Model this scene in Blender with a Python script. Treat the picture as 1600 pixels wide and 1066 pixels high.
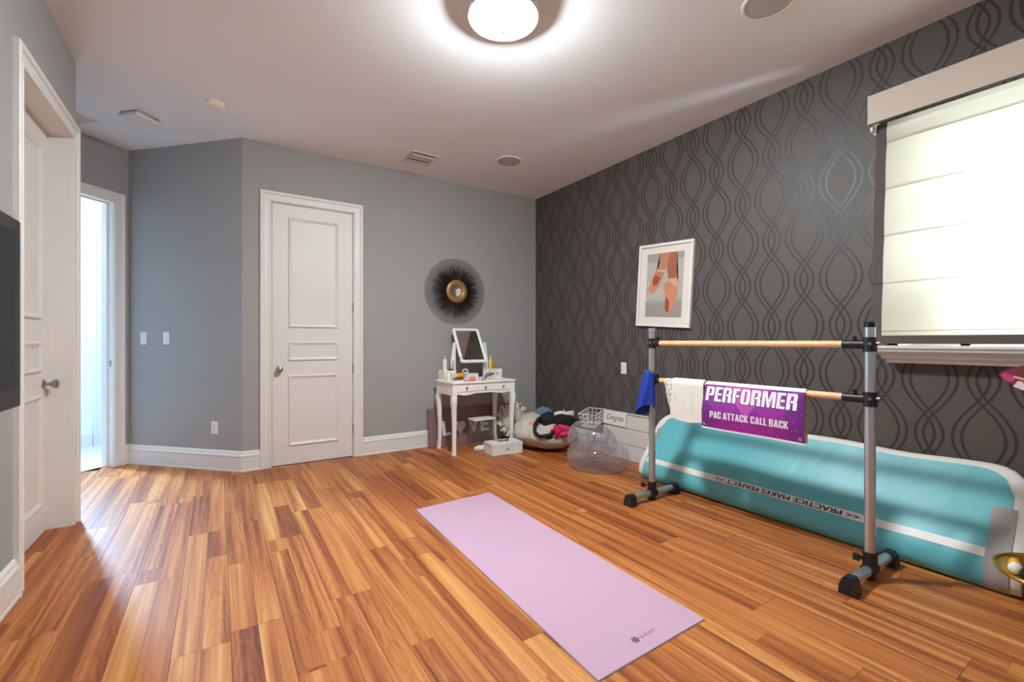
import bpy, bmesh, math, random
from mathutils import Vector, Matrix

R = random.Random(7)
S = bpy.context.scene
C = S.collection
for o in list(bpy.data.objects):
    bpy.data.objects.remove(o)

# ------------------------------------------------------------------ camera, world, lights, exposure
CAM_H = 1.18
CEIL = 3.016
cam_d = bpy.data.cameras.new('camera')
cam_d.sensor_width = 36.0
cam_d.lens = 705.0 / 1600.0 * 36.0
cam_d.clip_start = 0.02
cam = bpy.data.objects.new('camera', cam_d)
C.objects.link(cam)
cam.location = (0, 0, CAM_H)
cam.rotation_euler = (math.radians(90), 0, math.radians(-33.07))
S.camera = cam

S.view_settings.view_transform = 'Standard'
S.view_settings.look = 'None'
S.view_settings.gamma = 1.0
S.view_settings.use_curve_mapping = False
S.view_settings.exposure = 2.66
S.cycles.diffuse_bounces = 10
S.cycles.max_bounces = 14
S.cycles.transparent_max_bounces = 16
S.cycles.sample_clamp_indirect = 6.0

world = bpy.data.worlds.new('sky')
S.world = world
world.use_nodes = True
bg = world.node_tree.nodes['Background']
bg.inputs[0].default_value = (0.78, 0.88, 1.0, 1)
bg.inputs[1].default_value = 0.3


def area_light(name, loc, target, sx, sy, power, col):
    l = bpy.data.lights.new(name, 'AREA')
    l.shape = 'RECTANGLE'
    l.size, l.size_y = sx, sy
    l.energy = power
    l.color = col
    o = bpy.data.objects.new(name, l)
    C.objects.link(o)
    o.location = loc
    d = Vector(target) - Vector(loc)
    o.rotation_euler = d.to_track_quat('-Z', 'Y').to_euler()
    return o


# daylight outside the window in the wallpapered wall
area_light('window_daylight', (4.45, -0.45, 1.75), (3.4, -0.25, 1.85), 2.2, 1.9, 36, (0.85, 0.94, 1.0))
# sunlit ground just outside that window
area_light('sunlit_ground', (3.98, -0.25, 0.05), (3.45, 1.0, 2.2), 0.55, 2.0, 200, (0.82, 0.90, 1.0))
# daylight in the hall beyond the open doorway
hl = bpy.data.lights.new('hall_daylight', 'POINT')
hl.energy = 4.4
hl.color = (0.86, 0.94, 1.0)
hl.shadow_soft_size = 0.10
hlo = bpy.data.objects.new('hall_daylight', hl)
C.objects.link(hlo)
hlo.location = (-1.40, 6.10, 2.25)

al = area_light('hall_window_light', (-1.45, 6.30, 1.95), (-0.55, 4.15, 0.0), 0.18, 0.40, 9.5, (0.38, 0.68, 1.0))
al.data.spread = math.radians(96)

LAMP_STRENGTH = 84.0

# ------------------------------------------------------------------ helpers
def lin(c):
    out = []
    for v in c:
        v = v / 255.0
        out.append(v / 12.92 if v <= 0.04045 else ((v + 0.055) / 1.055) ** 2.4)
    return tuple(out)


MATS = {}


def mat(name, col, rough=0.5, metal=0.0, var=0.05, scale=12.0, bump=0.0, spec=0.5, alpha=None, bscale=None):
    """plain principled material with a little procedural mottling"""
    if name in MATS:
        return MATS[name]
    m = bpy.data.materials.new(name)
    m.use_nodes = True
    nt = m.node_tree
    p = nt.nodes['Principled BSDF']
    c = lin(col)
    tc = nt.nodes.new('ShaderNodeTexCoord')
    n = nt.nodes.new('ShaderNodeTexNoise')
    n.inputs['Scale'].default_value = scale
    n.inputs['Detail'].default_value = 3
    nt.links.new(tc.outputs['Object'], n.inputs['Vector'])
    mx = nt.nodes.new('ShaderNodeMix')
    mx.data_type = 'RGBA'
    mx.inputs[6].default_value = (*[v * (1 - var) for v in c], 1)
    mx.inputs[7].default_value = (*[min(1, v * (1 + var)) for v in c], 1)
    nt.links.new(n.outputs['Fac'], mx.inputs[0])
    nt.links.new(mx.outputs[2], p.inputs['Base Color'])
    p.inputs['Roughness'].default_value = rough
    p.inputs['Metallic'].default_value = metal
    p.inputs['Specular IOR Level'].default_value = spec
    if alpha is not None:
        p.inputs['Alpha'].default_value = alpha
    if bump > 0:
        b = nt.nodes.new('ShaderNodeBump')
        b.inputs['Strength'].default_value = bump
        b.inputs['Distance'].default_value = 0.004
        n2 = nt.nodes.new('ShaderNodeTexNoise')
        n2.inputs['Scale'].default_value = bscale or scale * 12
        nt.links.new(tc.outputs['Object'], n2.inputs['Vector'])
        nt.links.new(n2.outputs['Fac'], b.inputs['Height'])
        nt.links.new(b.outputs['Normal'], p.inputs['Normal'])
    MATS[name] = m
    return m


class NT:
    """small node-building helper"""
    def __init__(self, name):
        self.m = bpy.data.materials.new(name)
        self.m.use_nodes = True
        self.nt = self.m.node_tree
        self.p = self.nt.nodes['Principled BSDF']
        self.out = self.nt.nodes['Material Output']

    def n(self, t, **kw):
        x = self.nt.nodes.new('ShaderNode' + t)
        for k, v in kw.items():
            setattr(x, k, v)
        return x

    def put(self, sock, v):
        if isinstance(v, (int, float)):
            sock.default_value = v
        elif isinstance(v, tuple):
            sock.default_value = v
        else:
            self.nt.links.new(v, sock)

    def math(self, op, a, b=None, c=None):
        x = self.n('Math', operation=op)
        self.put(x.inputs[0], a)
        if b is not None:
            self.put(x.inputs[1], b)
        if c is not None:
            self.put(x.inputs[2], c)
        return x.outputs[0]

    def mix(self, f, a, b):
        x = self.n('Mix', data_type='RGBA')
        self.put(x.inputs[0], f)
        self.put(x.inputs[6], a if not (isinstance(a, tuple) and len(a) == 3) else (*a, 1))
        self.put(x.inputs[7], b if not (isinstance(b, tuple) and len(b) == 3) else (*b, 1))
        return x.outputs[2]

    def xyz(self, kind='Object'):
        tc = self.n('TexCoord')
        s = self.n('SeparateXYZ')
        self.nt.links.new(tc.outputs[kind], s.inputs[0])
        return s.outputs[0], s.outputs[1], s.outputs[2], tc.outputs[kind]

    def vec(self, x, y, z):
        v = self.n('CombineXYZ')
        self.put(v.inputs[0], x)
        self.put(v.inputs[1], y)
        self.put(v.inputs[2], z)
        return v.outputs[0]

    def noise(self, v, scale, detail=3, dist=0.0):
        x = self.n('TexNoise')
        self.put(x.inputs['Vector'], v)
        x.inputs['Scale'].default_value = scale
        x.inputs['Detail'].default_value = detail
        x.inputs['Distortion'].default_value = dist
        return x.outputs['Fac']

    def ramp(self, f, stops):
        x = self.n('ValToRGB')
        cr = x.color_ramp
        while len(cr.elements) < len(stops):
            cr.elements.new(0.5)
        for e, (p, c) in zip(cr.elements, stops):
            e.position = p
            e.color = (*c, 1)
        self.put(x.inputs[0], f)
        return x.outputs[0]


class B:
    """a bmesh that collects shapes in world coordinates"""
    def __init__(self):
        self.bm = bmesh.new()

    def quadmesh(self, verts, faces):
        vs = [self.bm.verts.new(v) for v in verts]
        for f in faces:
            try:
                self.bm.faces.new([vs[i] for i in f])
            except ValueError:
                pass
        return self

    def box(self, lo, hi, bev=0.0, mp=None, seg=2):
        t = bmesh.new()
        x0, y0, z0 = lo
        x1, y1, z1 = hi
        vs = [t.verts.new(v) for v in ((x0, y0, z0), (x1, y0, z0), (x1, y1, z0), (x0, y1, z0), (x0, y0, z1), (x1, y0, z1), (x1, y1, z1), (x0, y1, z1))]
        for f in ((0, 3, 2, 1), (4, 5, 6, 7), (0, 1, 5, 4), (1, 2, 6, 5), (2, 3, 7, 6), (3, 0, 4, 7)):
            t.faces.new([vs[i] for i in f])
        if bev > 0:
            bmesh.ops.bevel(t, geom=list(t.edges), offset=bev, segments=seg, affect='EDGES', profile=0.5)
        self.absorb(t, mp)
        return self

    def absorb(self, t, mp=None):
        idx = {}
        for v in t.verts:
            co = v.co.copy()
            idx[v] = self.bm.verts.new(mp(*co) if mp else co)
        for f in t.faces:
            try:
                self.bm.faces.new([idx[v] for v in f.verts])
            except ValueError:
                pass
        t.free()

    def cyl(self, p0, p1, r0, r1=None, seg=20, cap=True):
        r1 = r0 if r1 is None else r1
        p0, p1 = Vector(p0), Vector(p1)
        return self.tube([p0, p1], [r0, r1], seg, cap=cap)

    def tube(self, path, r, seg=10, closed=False, cap=True, flat=None):
        pts = [Vector(p) for p in path]
        n = len(pts)
        rr = r if isinstance(r, (list, tuple)) else [r] * n
        rings = []
        up = None
        for i, p in enumerate(pts):
            if closed:
                d = pts[(i + 1) % n] - pts[i - 1]
            else:
                d = pts[min(i + 1, n - 1)] - pts[max(i - 1, 0)]
            d.normalize()
            if up is None:
                up = Vector((0, 0, 1)) if abs(d.z) < 0.9 else Vector((1, 0, 0))
            a = d.cross(up)
            a.normalize()
            b = a.cross(d)
            b.normalize()
            up = b
            ring = []
            for k in range(seg):
                t = 2 * math.pi * k / seg
                ring.append(self.bm.verts.new(p + (a * math.cos(t) + b * math.sin(t) * (flat or 1.0)) * rr[i]))
            rings.append(ring)
        m = n if closed else n - 1
        for i in range(m):
            q0, q1 = rings[i], rings[(i + 1) % n]
            for k in range(seg):
                self.bm.faces.new([q0[k], q0[(k + 1) % seg], q1[(k + 1) % seg], q1[k]])
        if cap and not closed:
            self.bm.faces.new(rings[0][::-1])
            self.bm.faces.new(rings[-1])
        return self

    def lathe(self, prof, center=(0, 0, 0), seg=28, mp=None, close=False):
        """prof: list of (radius, height); revolved about z (then mapped)"""
        cx, cy, cz = center
        rings = []
        for (r, h) in prof:
            ring = []
            if r < 1e-6:
                v = (cx, cy, cz + h)
                ring = [self.bm.verts.new(mp(*v) if mp else v)]
            else:
                for k in range(seg):
                    t = 2 * math.pi * k / seg
                    v = (cx + r * math.cos(t), cy + r * math.sin(t), cz + h)
                    ring.append(self.bm.verts.new(mp(*v) if mp else v))
            rings.append(ring)
        pairs = list(zip(rings, rings[1:]))
        if close:
            pairs.append((rings[-1], rings[0]))
        for q0, q1 in pairs:
            for k in range(seg):
                k2 = (k + 1) % seg
                if len(q0) == 1 and len(q1) == 1:
                    break
                if len(q0) == 1:
                    self.bm.faces.new([q0[0], q1[k2], q1[k]])
                elif len(q1) == 1:
                    self.bm.faces.new([q0[k], q0[k2], q1[0]])
                else:
                    self.bm.faces.new([q0[k], q0[k2], q1[k2], q1[k]])
        return self

    def prism(self, poly, t0, t1, mp):
        """poly: 2d points (a, z); extruded in t from t0 to t1; mp(a, t, z)"""
        n = len(poly)
        lo = [self.bm.verts.new(mp(a, t0, z)) for a, z in poly]
        hi = [self.bm.verts.new(mp(a, t1, z)) for a, z in poly]
        self.bm.faces.new(lo[::-1])
        self.bm.faces.new(hi)
        for i in range(n):
            self.bm.faces.new([lo[i], lo[(i + 1) % n], hi[(i + 1) % n], hi[i]])
        return self

    def grid(self, fn, nu, nv, closed_u=False):
        vs = [[self.bm.verts.new(fn(i / (nu - (0 if closed_u else 1)), j / (nv - 1))) for j in range(nv)] for i in range(nu)]
        for i in range(nu if closed_u else nu - 1):
            for j in range(nv - 1):
                i2 = (i + 1) % nu
                self.bm.faces.new([vs[i][j], vs[i2][j], vs[i2][j + 1], vs[i][j + 1]])
        return self

    def solidify(self, t):
        bmesh.ops.recalc_face_normals(self.bm, faces=self.bm.faces)
        bmesh.ops.solidify(self.bm, geom=list(self.bm.faces), thickness=t)
        return self

    def ball(self, c, r, seg=18, rings=12, fn=None):
        if isinstance(r, (int, float)):
            r = (r, r, r)
        prof = []
        vs = []
        top = self.bm.verts.new(self._bp(c, r, 0, 0, fn))
        bot = self.bm.verts.new(self._bp(c, r, math.pi, 0, fn))
        for i in range(1, rings):
            th = math.pi * i / rings
            vs.append([self.bm.verts.new(self._bp(c, r, th, 2 * math.pi * k / seg, fn)) for k in range(seg)])
        for k in range(seg):
            k2 = (k + 1) % seg
            self.bm.faces.new([top, vs[0][k], vs[0][k2]])
            self.bm.faces.new([bot, vs[-1][k2], vs[-1][k]])
            for a, b in zip(vs, vs[1:]):
                self.bm.faces.new([a[k], b[k], b[k2], a[k2]])
        return self

    def _bp(self, c, r, th, ph, fn):
        d = Vector((math.sin(th) * math.cos(ph), math.sin(th) * math.sin(ph), math.cos(th)))
        k = fn(d) if fn else 1.0
        return (c[0] + d.x * r[0] * k, c[1] + d.y * r[1] * k, c[2] + d.z * r[2] * k)


ROOT = {}


def tag(o, label, cat, group=None, kind=None):
    o['label'] = label
    o['category'] = cat
    if group:
        o['group'] = group
    if kind:
        o['kind'] = kind
    return o


def obj(name, b, material, parent=None, loc=None, smooth=False, label=None):
    """link bmesh b (world coordinates) as one mesh; its origin is the thing's base"""
    bm = b.bm
    root = parent
    if parent is not None:
        org = ROOT[parent.name]
    else:
        org = Vector(loc) if loc is not None else Vector((0, 0, 0))
    bmesh.ops.recalc_face_normals(bm, faces=bm.faces)
    if org.length > 0:
        bmesh.ops.translate(bm, verts=bm.verts, vec=-org)
    me = bpy.data.meshes.new(name)
    bm.to_mesh(me)
    bm.free()
    if smooth:
        for p in me.polygons:
            p.use_smooth = True
        try:
            me.set_sharp_from_angle(angle=math.radians(40))
        except Exception:
            pass
    o = bpy.data.objects.new(name, me)
    C.objects.link(o)
    if isinstance(material, (list, tuple)):
        for m_ in material:
            me.materials.append(m_)
    else:
        me.materials.append(material)
    if parent is not None:
        o.parent = parent
    else:
        o.location = org
    ROOT[o.name] = org
    if label:
        o['label'] = label
    return o


def thing(name, label, cat, loc, group=None, kind=None):
    o = bpy.data.objects.new(name, None)
    C.objects.link(o)
    o.location = loc
    o.empty_display_size = 0.05
    ROOT[o.name] = Vector(loc)
    return tag(o, label, cat, group, kind)


class Wall:
    """local frame on a wall: a along, t out of the wall into the room, z up"""
    def __init__(self, ox, oy, ax, ay, nx, ny):
        self.o = (ox, oy)
        self.a = Vector((ax, ay)).normalized()
        self.n = Vector((nx, ny)).normalized()

    def __call__(self, a, t, z):
        return (self.o[0] + self.a.x * a + self.n.x * t, self.o[1] + self.a.y * a + self.n.y * t, z)


XR, YB, XL, YR = 3.454, 4.741, -0.785, -0.75
PA = (-0.725, 5.673)
PC = (-0.785, 4.05)
PD = (0.18, 4.741)
W_back = Wall(0, YB, 1, 0, 0, -1)
W_right = Wall(XR, 0, 0, 1, -1, 0)
W_left = Wall(XL, 0, 0, 1, 1, 0)
W_rear = Wall(0, YR, 1, 0, 0, 1)
W_diag = Wall(PD[0], PD[1], PA[0] - PD[0], PA[1] - PD[1], -0.717, -0.697)
DIAG_L = math.hypot(PA[0] - PD[0], PA[1] - PD[1])
W_vest = Wall(PA[0], PA[1], -1, -1, 1, -1)
VEST_L = 1.17
W_end = Wall(PC[0], PC[1], -1, 1, 1, 1)
END_L = 1.105
W_hall = Wall(PA[0] - 0.778, PA[1] + 0.778, -1, -1, 1, -1)

# ------------------------------------------------------------------ materials
m_wall = mat('grey_wall_paint', (164, 162, 161), 0.75, var=0.02, scale=3, bump=0.06, bscale=180, spec=0.25)
m_ceil = mat('ceiling_paint', (236, 235, 235), 0.85, var=0.01, scale=2, spec=0.2)
m_trim = mat('white_trim_paint', (228, 224, 220), 0.42, var=0.015, scale=4)
m_door = mat('white_door_paint', (226, 221, 217), 0.45, var=0.015, scale=4)
m_hallwall = mat('hall_white_paint', (232, 236, 238), 0.7, var=0.01, scale=3)
m_steel = mat('brushed_nickel', (176, 170, 164), 0.32, 1.0, var=0.05, scale=60)
m_black = mat('black_plastic', (24, 23, 24), 0.42, var=0.1, scale=30)
m_white_plastic = mat('white_plastic', (232, 228, 222), 0.4, var=0.02)
m_ivory = mat('ivory_plastic', (240, 226, 208), 0.45, var=0.02)
m_dark_gap = mat('dark_gap', (22, 16, 12), 0.9, var=0.1)
m_alu = mat('satin_aluminium', (196, 198, 200), 0.34, 0.85, var=0.04, scale=40)
m_beech = mat('beech_wood', (232, 184, 134), 0.45, var=0.08, scale=25)


def wood_floor():
    q = NT('laminate_planks')
    x, y, z, v = q.xyz()
    oi = q.n('ObjectInfo')
    rnd = oi.outputs['Random']
    strip = q.math('FLOOR', q.math('DIVIDE', x, 0.096))
    shift = q.math('MULTIPLY', q.math('ADD', rnd, q.math('MULTIPLY', strip, 0.37)), 3.7)
    seg = q.math('FLOOR', q.math('ADD', q.math('DIVIDE', y, 2.4), shift))
    wn = q.n('TexWhiteNoise', noise_dimensions='3D')
    q.put(wn.inputs[0], q.vec(strip, seg, q.math('MULTIPLY', rnd, 91.7)))
    rv = wn.outputs['Value']
    sc = q.n('SeparateColor')
    q.put(sc.inputs[0], wn.outputs['Color'])
    r1, r2, r3 = sc.outputs[0], sc.outputs[1], sc.outputs[2]
    off = q.math('MULTIPLY', rv, 37.0)
    # broad heart/sap streaks running along the board
    streak = q.noise(q.vec(q.math('ADD', q.math('MULTIPLY', x, 13.0), off), q.math('MULTIPLY', y, 0.40), off), 1.0, 2, 0.4)
    # cathedral figure
    dx = q.math('SUBTRACT', q.math('MODULO', q.math('ADD', x, 9.6), 0.096), 0.048)
    w = q.noise(q.vec(q.math('ADD', q.math('MULTIPLY', x, 6.0), off), q.math('MULTIPLY', y, 3.0), off), 1.0, 3, 0.6)
    ph = q.math('ADD', q.math('MULTIPLY', q.math('MULTIPLY', dx, dx), 5200.0), q.math('ADD', q.math('MULTIPLY', y, 16.0), q.math('MULTIPLY', w, 26.0)))
    rings = q.math('MULTIPLY', q.math('ADD', q.math('SINE', ph), 1.0), 0.5)
    figmask = q.math('MULTIPLY', q.math('GREATER_THAN', r2, 0.45), q.math('SMOOTH_MIN', 1.0, q.math('MAXIMUM', 0.0, q.math('ADD', 0.46, q.math('MULTIPLY', q.math('ABSOLUTE', dx), 30.0))), 0.2))
    fine = q.noise(q.vec(q.math('ADD', q.math('MULTIPLY', x, 170.0), off), q.math('MULTIPLY', y, 3.2), off), 1.0, 3, 0.2)
    streak2 = q.noise(q.vec(q.math('ADD', q.math('MULTIPLY', x, 46.0), off), q.math('MULTIPLY', y, 0.9), off), 1.0, 2, 0.3)
    tone = q.math('ADD', q.math('ADD', q.math('MULTIPLY', q.math('SUBTRACT', streak, 0.5), 1.6), q.math('MULTIPLY', q.math('SUBTRACT', streak2, 0.5), 0.85)),
                  q.math('ADD', 0.52, q.math('MULTIPLY', q.math('SUBTRACT', r1, 0.5), 0.14)))
    tone = q.math('SUBTRACT', tone, q.math('MULTIPLY', q.math('MULTIPLY', q.math('POWER', rings, 3.0), figmask), 0.15))
    tone = q.math('ADD', tone, q.math('MULTIPLY', q.math('SUBTRACT', fine, 0.5), 0.34))
    col = q.ramp(tone, [(0.0, lin((106, 49, 21))), (0.25, lin((144, 74, 33))), (0.55, lin((181, 107, 52))), (0.8, lin((203, 136, 73))), (1.0, lin((216, 160, 99)))])
    # dark knots
    kn = q.n('TexVoronoi')
    q.put(kn.inputs['Vector'], q.vec(q.math('ADD', q.math('MULTIPLY', x, 7.0), off), q.math('MULTIPLY', y, 2.2), off))
    kn.inputs['Scale'].default_value = 1.0
    kd = q.math('MULTIPLY', q.math('LESS_THAN', kn.outputs['Distance'], 0.10), q.math('GREATER_THAN', fine, 0.42))
    col = q.mix(q.math('MULTIPLY', kd, 0.0), col, lin((96, 48, 24)))
    # thin printed seams between strips and at strip ends
    fx = q.math('ABSOLUTE', dx)
    sx = q.math('GREATER_THAN', fx, 0.0468)
    fy = q.math('FRACT', q.math('ADD', q.math('DIVIDE', y, 2.4), shift))
    sy = q.math('LESS_THAN', fy, 0.001)
    col = q.mix(q.math('MULTIPLY', q.math('MAXIMUM', sx, sy), 0.45), col, lin((110, 60, 32)))
    q.put(q.p.inputs['Base Color'], col)
    q.put(q.p.inputs['Roughness'], q.math('ADD', 0.40, q.math('MULTIPLY', fine, 0.12)))
    q.p.inputs['Specular IOR Level'].default_value = 0.4
    b = q.n('Bump')
    b.inputs['Strength'].default_value = 0.08
    b.inputs['Distance'].default_value = 0.002
    q.put(b.inputs['Height'], fine)
    q.put(q.p.inputs['Normal'], b.outputs['Normal'])
    return q.m


def wallpaper():
    q = NT('ogee_wallpaper')
    x, y, z, v = q.xyz()
    P = 0.643
    A = 0.23 / P

    def family(y0, zs):
        a = q.math('SUBTRACT', q.math('MULTIPLY', q.math('FRACT', q.math('ADD', q.math('DIVIDE', q.math('SUBTRACT', y, y0), 0.444), 100.5)), 0.444), 0.222)
        t = q.math('FRACT', q.math('ADD', q.math('DIVIDE', q.math('SUBTRACT', z, zs - 0.115), P), 50.0))
        small = q.math('MULTIPLY', q.math('SINE', q.math('MULTIPLY', t, math.pi / A)), -0.043)
        big = q.math('MULTIPLY', q.math('SINE', q.math('MULTIPLY', q.math('SUBTRACT', t, A), math.pi / (1 - A))), 0.103)
        issmall = q.math('LESS_THAN', t, A)
        f = q.math('ADD', q.math('MULTIPLY', issmall, small), q.math('MULTIPLY', q.math('SUBTRACT', 1.0, issmall), big))
        best = None
        for s in (1, -1):
            ctr = q.math('ABSOLUTE', q.math('SUBTRACT', a, q.math('MULTIPLY', f, float(s))))
            d = q.math('ABSOLUTE', q.math('SUBTRACT', ctr, 0.019))
            best = d if best is None else q.math('MINIMUM', best, d)
        return best
    d = q.math('MINIMUM', family(1.318, 1.93), family(1.54, 2.2515))
    line = q.n('MapRange', interpolation_type='SMOOTHSTEP')
    q.put(line.inputs['Value'], d)
    line.inputs['From Min'].default_value = 0.0055
    line.inputs['From Max'].default_value = 0.0085
    line.inputs['To Min'].default_value = 1.0
    line.inputs['To Max'].default_value = 0.0
    mask = line.outputs[0]
    weave = q.noise(q.vec(0.0, q.math('MULTIPLY', y, 60.0), q.math('MULTIPLY', z, 420.0)), 1.0, 2)
    weave2 = q.noise(q.vec(0.0, q.math('MULTIPLY', y, 420.0), q.math('MULTIPLY', z, 60.0)), 1.0, 2)
    base = q.mix(q.math('MULTIPLY', q.math('ADD', weave, weave2), 0.5), lin((76, 70, 67)), lin((100, 93, 89)))
    col = q.mix(mask, base, lin((58, 50, 48)))
    q.put(q.p.inputs['Base Color'], col)
    q.put(q.p.inputs['Roughness'], q.math('SUBTRACT', 0.55, q.math('MULTIPLY', mask, 0.12)))
    q.p.inputs['Specular IOR Level'].default_value = 0.45
    b = q.n('Bump')
    b.inputs['Strength'].default_value = 0.25
    b.inputs['Distance'].default_value = 0.001
    q.put(b.inputs['Height'], q.math('ADD', mask, q.math('MULTIPLY', weave, 0.4)))
    q.put(q.p.inputs['Normal'], b.outputs['Normal'])
    return q.m


def clear_plastic(name, tint=(235, 235, 240), gloss=0.12, extra=0.10, fog=0.45):
    q = NT(name)
    tr = q.n('BsdfTransparent')
    tr.inputs[0].default_value = (*lin(tint), 1)
    gl = q.n('BsdfGlossy')
    gl.inputs['Roughness'].default_value = 0.06
    df = q.n('BsdfDiffuse')
    df.inputs[0].default_value = (0.75, 0.73, 0.74, 1)
    lw = q.n('LayerWeight')
    lw.inputs[0].default_value = 0.25
    x, y, z, v = q.xyz()
    ns = q.noise(v, 18.0, 3)
    f = q.math('MINIMUM', 0.75, q.math('ADD', q.math('MULTIPLY', lw.outputs['Facing'], 0.5), gloss))
    m1 = q.n('MixShader')
    q.put(m1.inputs[0], q.math('ADD', q.math('MULTIPLY', lw.outputs['Facing'], fog), q.math('MULTIPLY', ns, extra)))
    q.put(m1.inputs[1], tr.outputs[0])
    q.put(m1.inputs[2], df.outputs[0])
    m2 = q.n('MixShader')
    q.put(m2.inputs[0], q.math('MULTIPLY', f, 0.28))
    q.put(m2.inputs[1], m1.outputs[0])
    q.put(m2.inputs[2], gl.outputs[0])
    q.put(q.out.inputs['Surface'], m2.outputs[0])
    return q.m


def pane_glass(name, tint=(240, 246, 248)):
    q = NT(name)
    tr = q.n('BsdfTransparent')
    tr.inputs[0].default_value = (*lin(tint), 1)
    gl = q.n('BsdfGlossy')
    gl.inputs['Roughness'].default_value = 0.02
    lw = q.n('LayerWeight')
    lw.inputs[0].default_value = 0.1
    x, y, z, v = q.xyz()
    m = q.n('MixShader')
    q.put(m.inputs[0], q.math('ADD', q.math('MULTIPLY', lw.outputs['Fresnel'], 0.5), q.math('MULTIPLY', q.noise(v, 3.0), 0.01)))
    q.put(m.inputs[1], tr.outputs[0])
    q.put(m.inputs[2], gl.outputs[0])
    q.put(q.out.inputs['Surface'], m.outputs[0])
    return q.m


def shade_fabric(name, col, transl):
    q = NT(name)
    x, y, z, v = q.xyz()
    weave = q.noise(q.vec(0.0, q.math('MULTIPLY', y, 300.0), q.math('MULTIPLY', z, 300.0)), 1.0, 2)
    c = lin(col)
    cc = q.mix(weave, tuple(k * 0.93 for k in c), c)
    d = q.n('BsdfDiffuse')
    q.put(d.inputs[0], cc)
    t = q.n('BsdfTranslucent')
    q.put(t.inputs[0], cc)
    m = q.n('MixShader')
    m.inputs[0].default_value = transl
    q.put(m.inputs[1], d.outputs[0])
    q.put(m.inputs[2], t.outputs[0])
    q.put(q.out.inputs['Surface'], m.outputs[0])
    return q.m


m_floor = wood_floor()
m_paper = wallpaper()

# ------------------------------------------------------------------ room shell
def solid_wall(name, W, a0, a1, openings, material, label, thick=0.14, z0=-0.02, z1=CEIL + 0.02):
    b = B()
    cuts = sorted(openings)
    cur = a0
    for (o0, o1, oz0, oz1) in cuts:
        if o0 > cur:
            b.box((cur, -thick, z0), (o0, 0, z1), mp=W)
        if oz0 > z0:
            b.box((o0, -thick, z0), (o1, 0, oz0), mp=W)
        if oz1 < z1:
            b.box((o0, -thick, oz1), (o1, 0, z1), mp=W)
        cur = o1
    b.box((cur, -thick, z0), (a1, 0, z1), mp=W)
    o = obj(name, b, material)
    return tag(o, label, 'wall', kind='structure')


D1 = (0.412, 1.157, 0.0, 2.482)
D2 = (3.06, 3.955, 0.0, 2.482)
D3 = (0.135, 0.985, 0.0, 2.482)
WIN = (-0.55, 1.082, 1.15, 2.36)
solid_wall('wall_back', W_back, 0.18, XR + 0.2, [(D1[0], D1[1], -0.02, D1[3])], m_wall, 'grey painted far wall holding the closed white door and sunburst mirror')
solid_wall('wall_right', W_right, YR - 0.2, YB + 0.0, [WIN], m_paper, 'charcoal wall papered with a dark interlaced ogee pattern')
solid_wall('wall_left', W_left, YR - 0.2, PC[1], [(D2[0], D2[1], -0.02, D2[3])], m_wall, 'grey painted wall at the left edge behind the television', thick=0.16)
solid_wall('wall_rear', W_rear, XL - 0.2, XR + 0.2, [], m_wall, 'grey painted wall behind the camera')
solid_wall('wall_diagonal', W_diag, 0.0, DIAG_L, [], m_wall, 'grey angled wall with light switches and a low outlet')
solid_wall('wall_vestibule', W_vest, 0.0, VEST_L, [(D3[0], D3[1], -0.02, D3[3])], m_wall, 'grey wall of the entry nook around the open doorway')
solid_wall('wall_end', W_end, 0.0, END_L, [], m_wall, 'short grey return wall of the entry nook behind the left door')
solid_wall('wall_hall', W_hall, -1.6, 2.2, [(-1.33, -0.55, -0.02, 2.3)], m_hallwall, 'white hall wall seen through the open doorway')
bh = B()
bh.box((-1.7, -0.05, -0.02), (-1.6, 1.0, CEIL + 0.02), mp=W_hall)
bh.box((2.2, -0.05, -0.02), (2.3, 1.0, CEIL + 0.02), mp=W_hall)
# hall side of the nook wall, so that the corridor is closed
bh.box((VEST_L, -0.14, -0.02), (2.4, -0.04, CEIL + 0.02), mp=W_vest)
bh.box((-1.8, -0.14, -0.02), (0.0, -0.04, CEIL + 0.02), mp=W_vest)
tag(obj('wall_hall_ends', bh, m_hallwall), 'white end walls of the hall beyond the doorway', 'wall', kind='structure')

bc = B()
bc.box((-4.0, YR - 0.3, CEIL), (XR + 0.25, 8.6, CEIL + 0.1))
tag(obj('ceiling', bc, m_ceil), 'plain off-white ceiling with a flush lamp and round speakers', 'ceiling', kind='structure')

bf = B()
bf.box((-3.6, YR - 0.2, -0.10), (XR + 0.2, 8.4, -0.013))
floor = tag(obj('floor', bf, m_dark_gap), 'orange-brown wood-look plank floor running toward the far wall', 'floor', kind='structure')

# planks, clipped to the plan of the room
ROOM = [(XL, YR), (XR, YR), (XR, YB), PD, PA, (PA[0] - 0.707 * VEST_L - 0.08, PA[1] - 0.707 * VEST_L + 0.08), PC]


def inside(px, py):
    c = False
    n = len(ROOM)
    for i in range(n):
        x1, y1 = ROOM[i]
        x2, y2 = ROOM[(i + 1) % n]
        if (y1 > py) != (y2 > py) and px < (x2 - x1) * (py - y1) / (y2 - y1) + x1:
            c = not c
    return c


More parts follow.
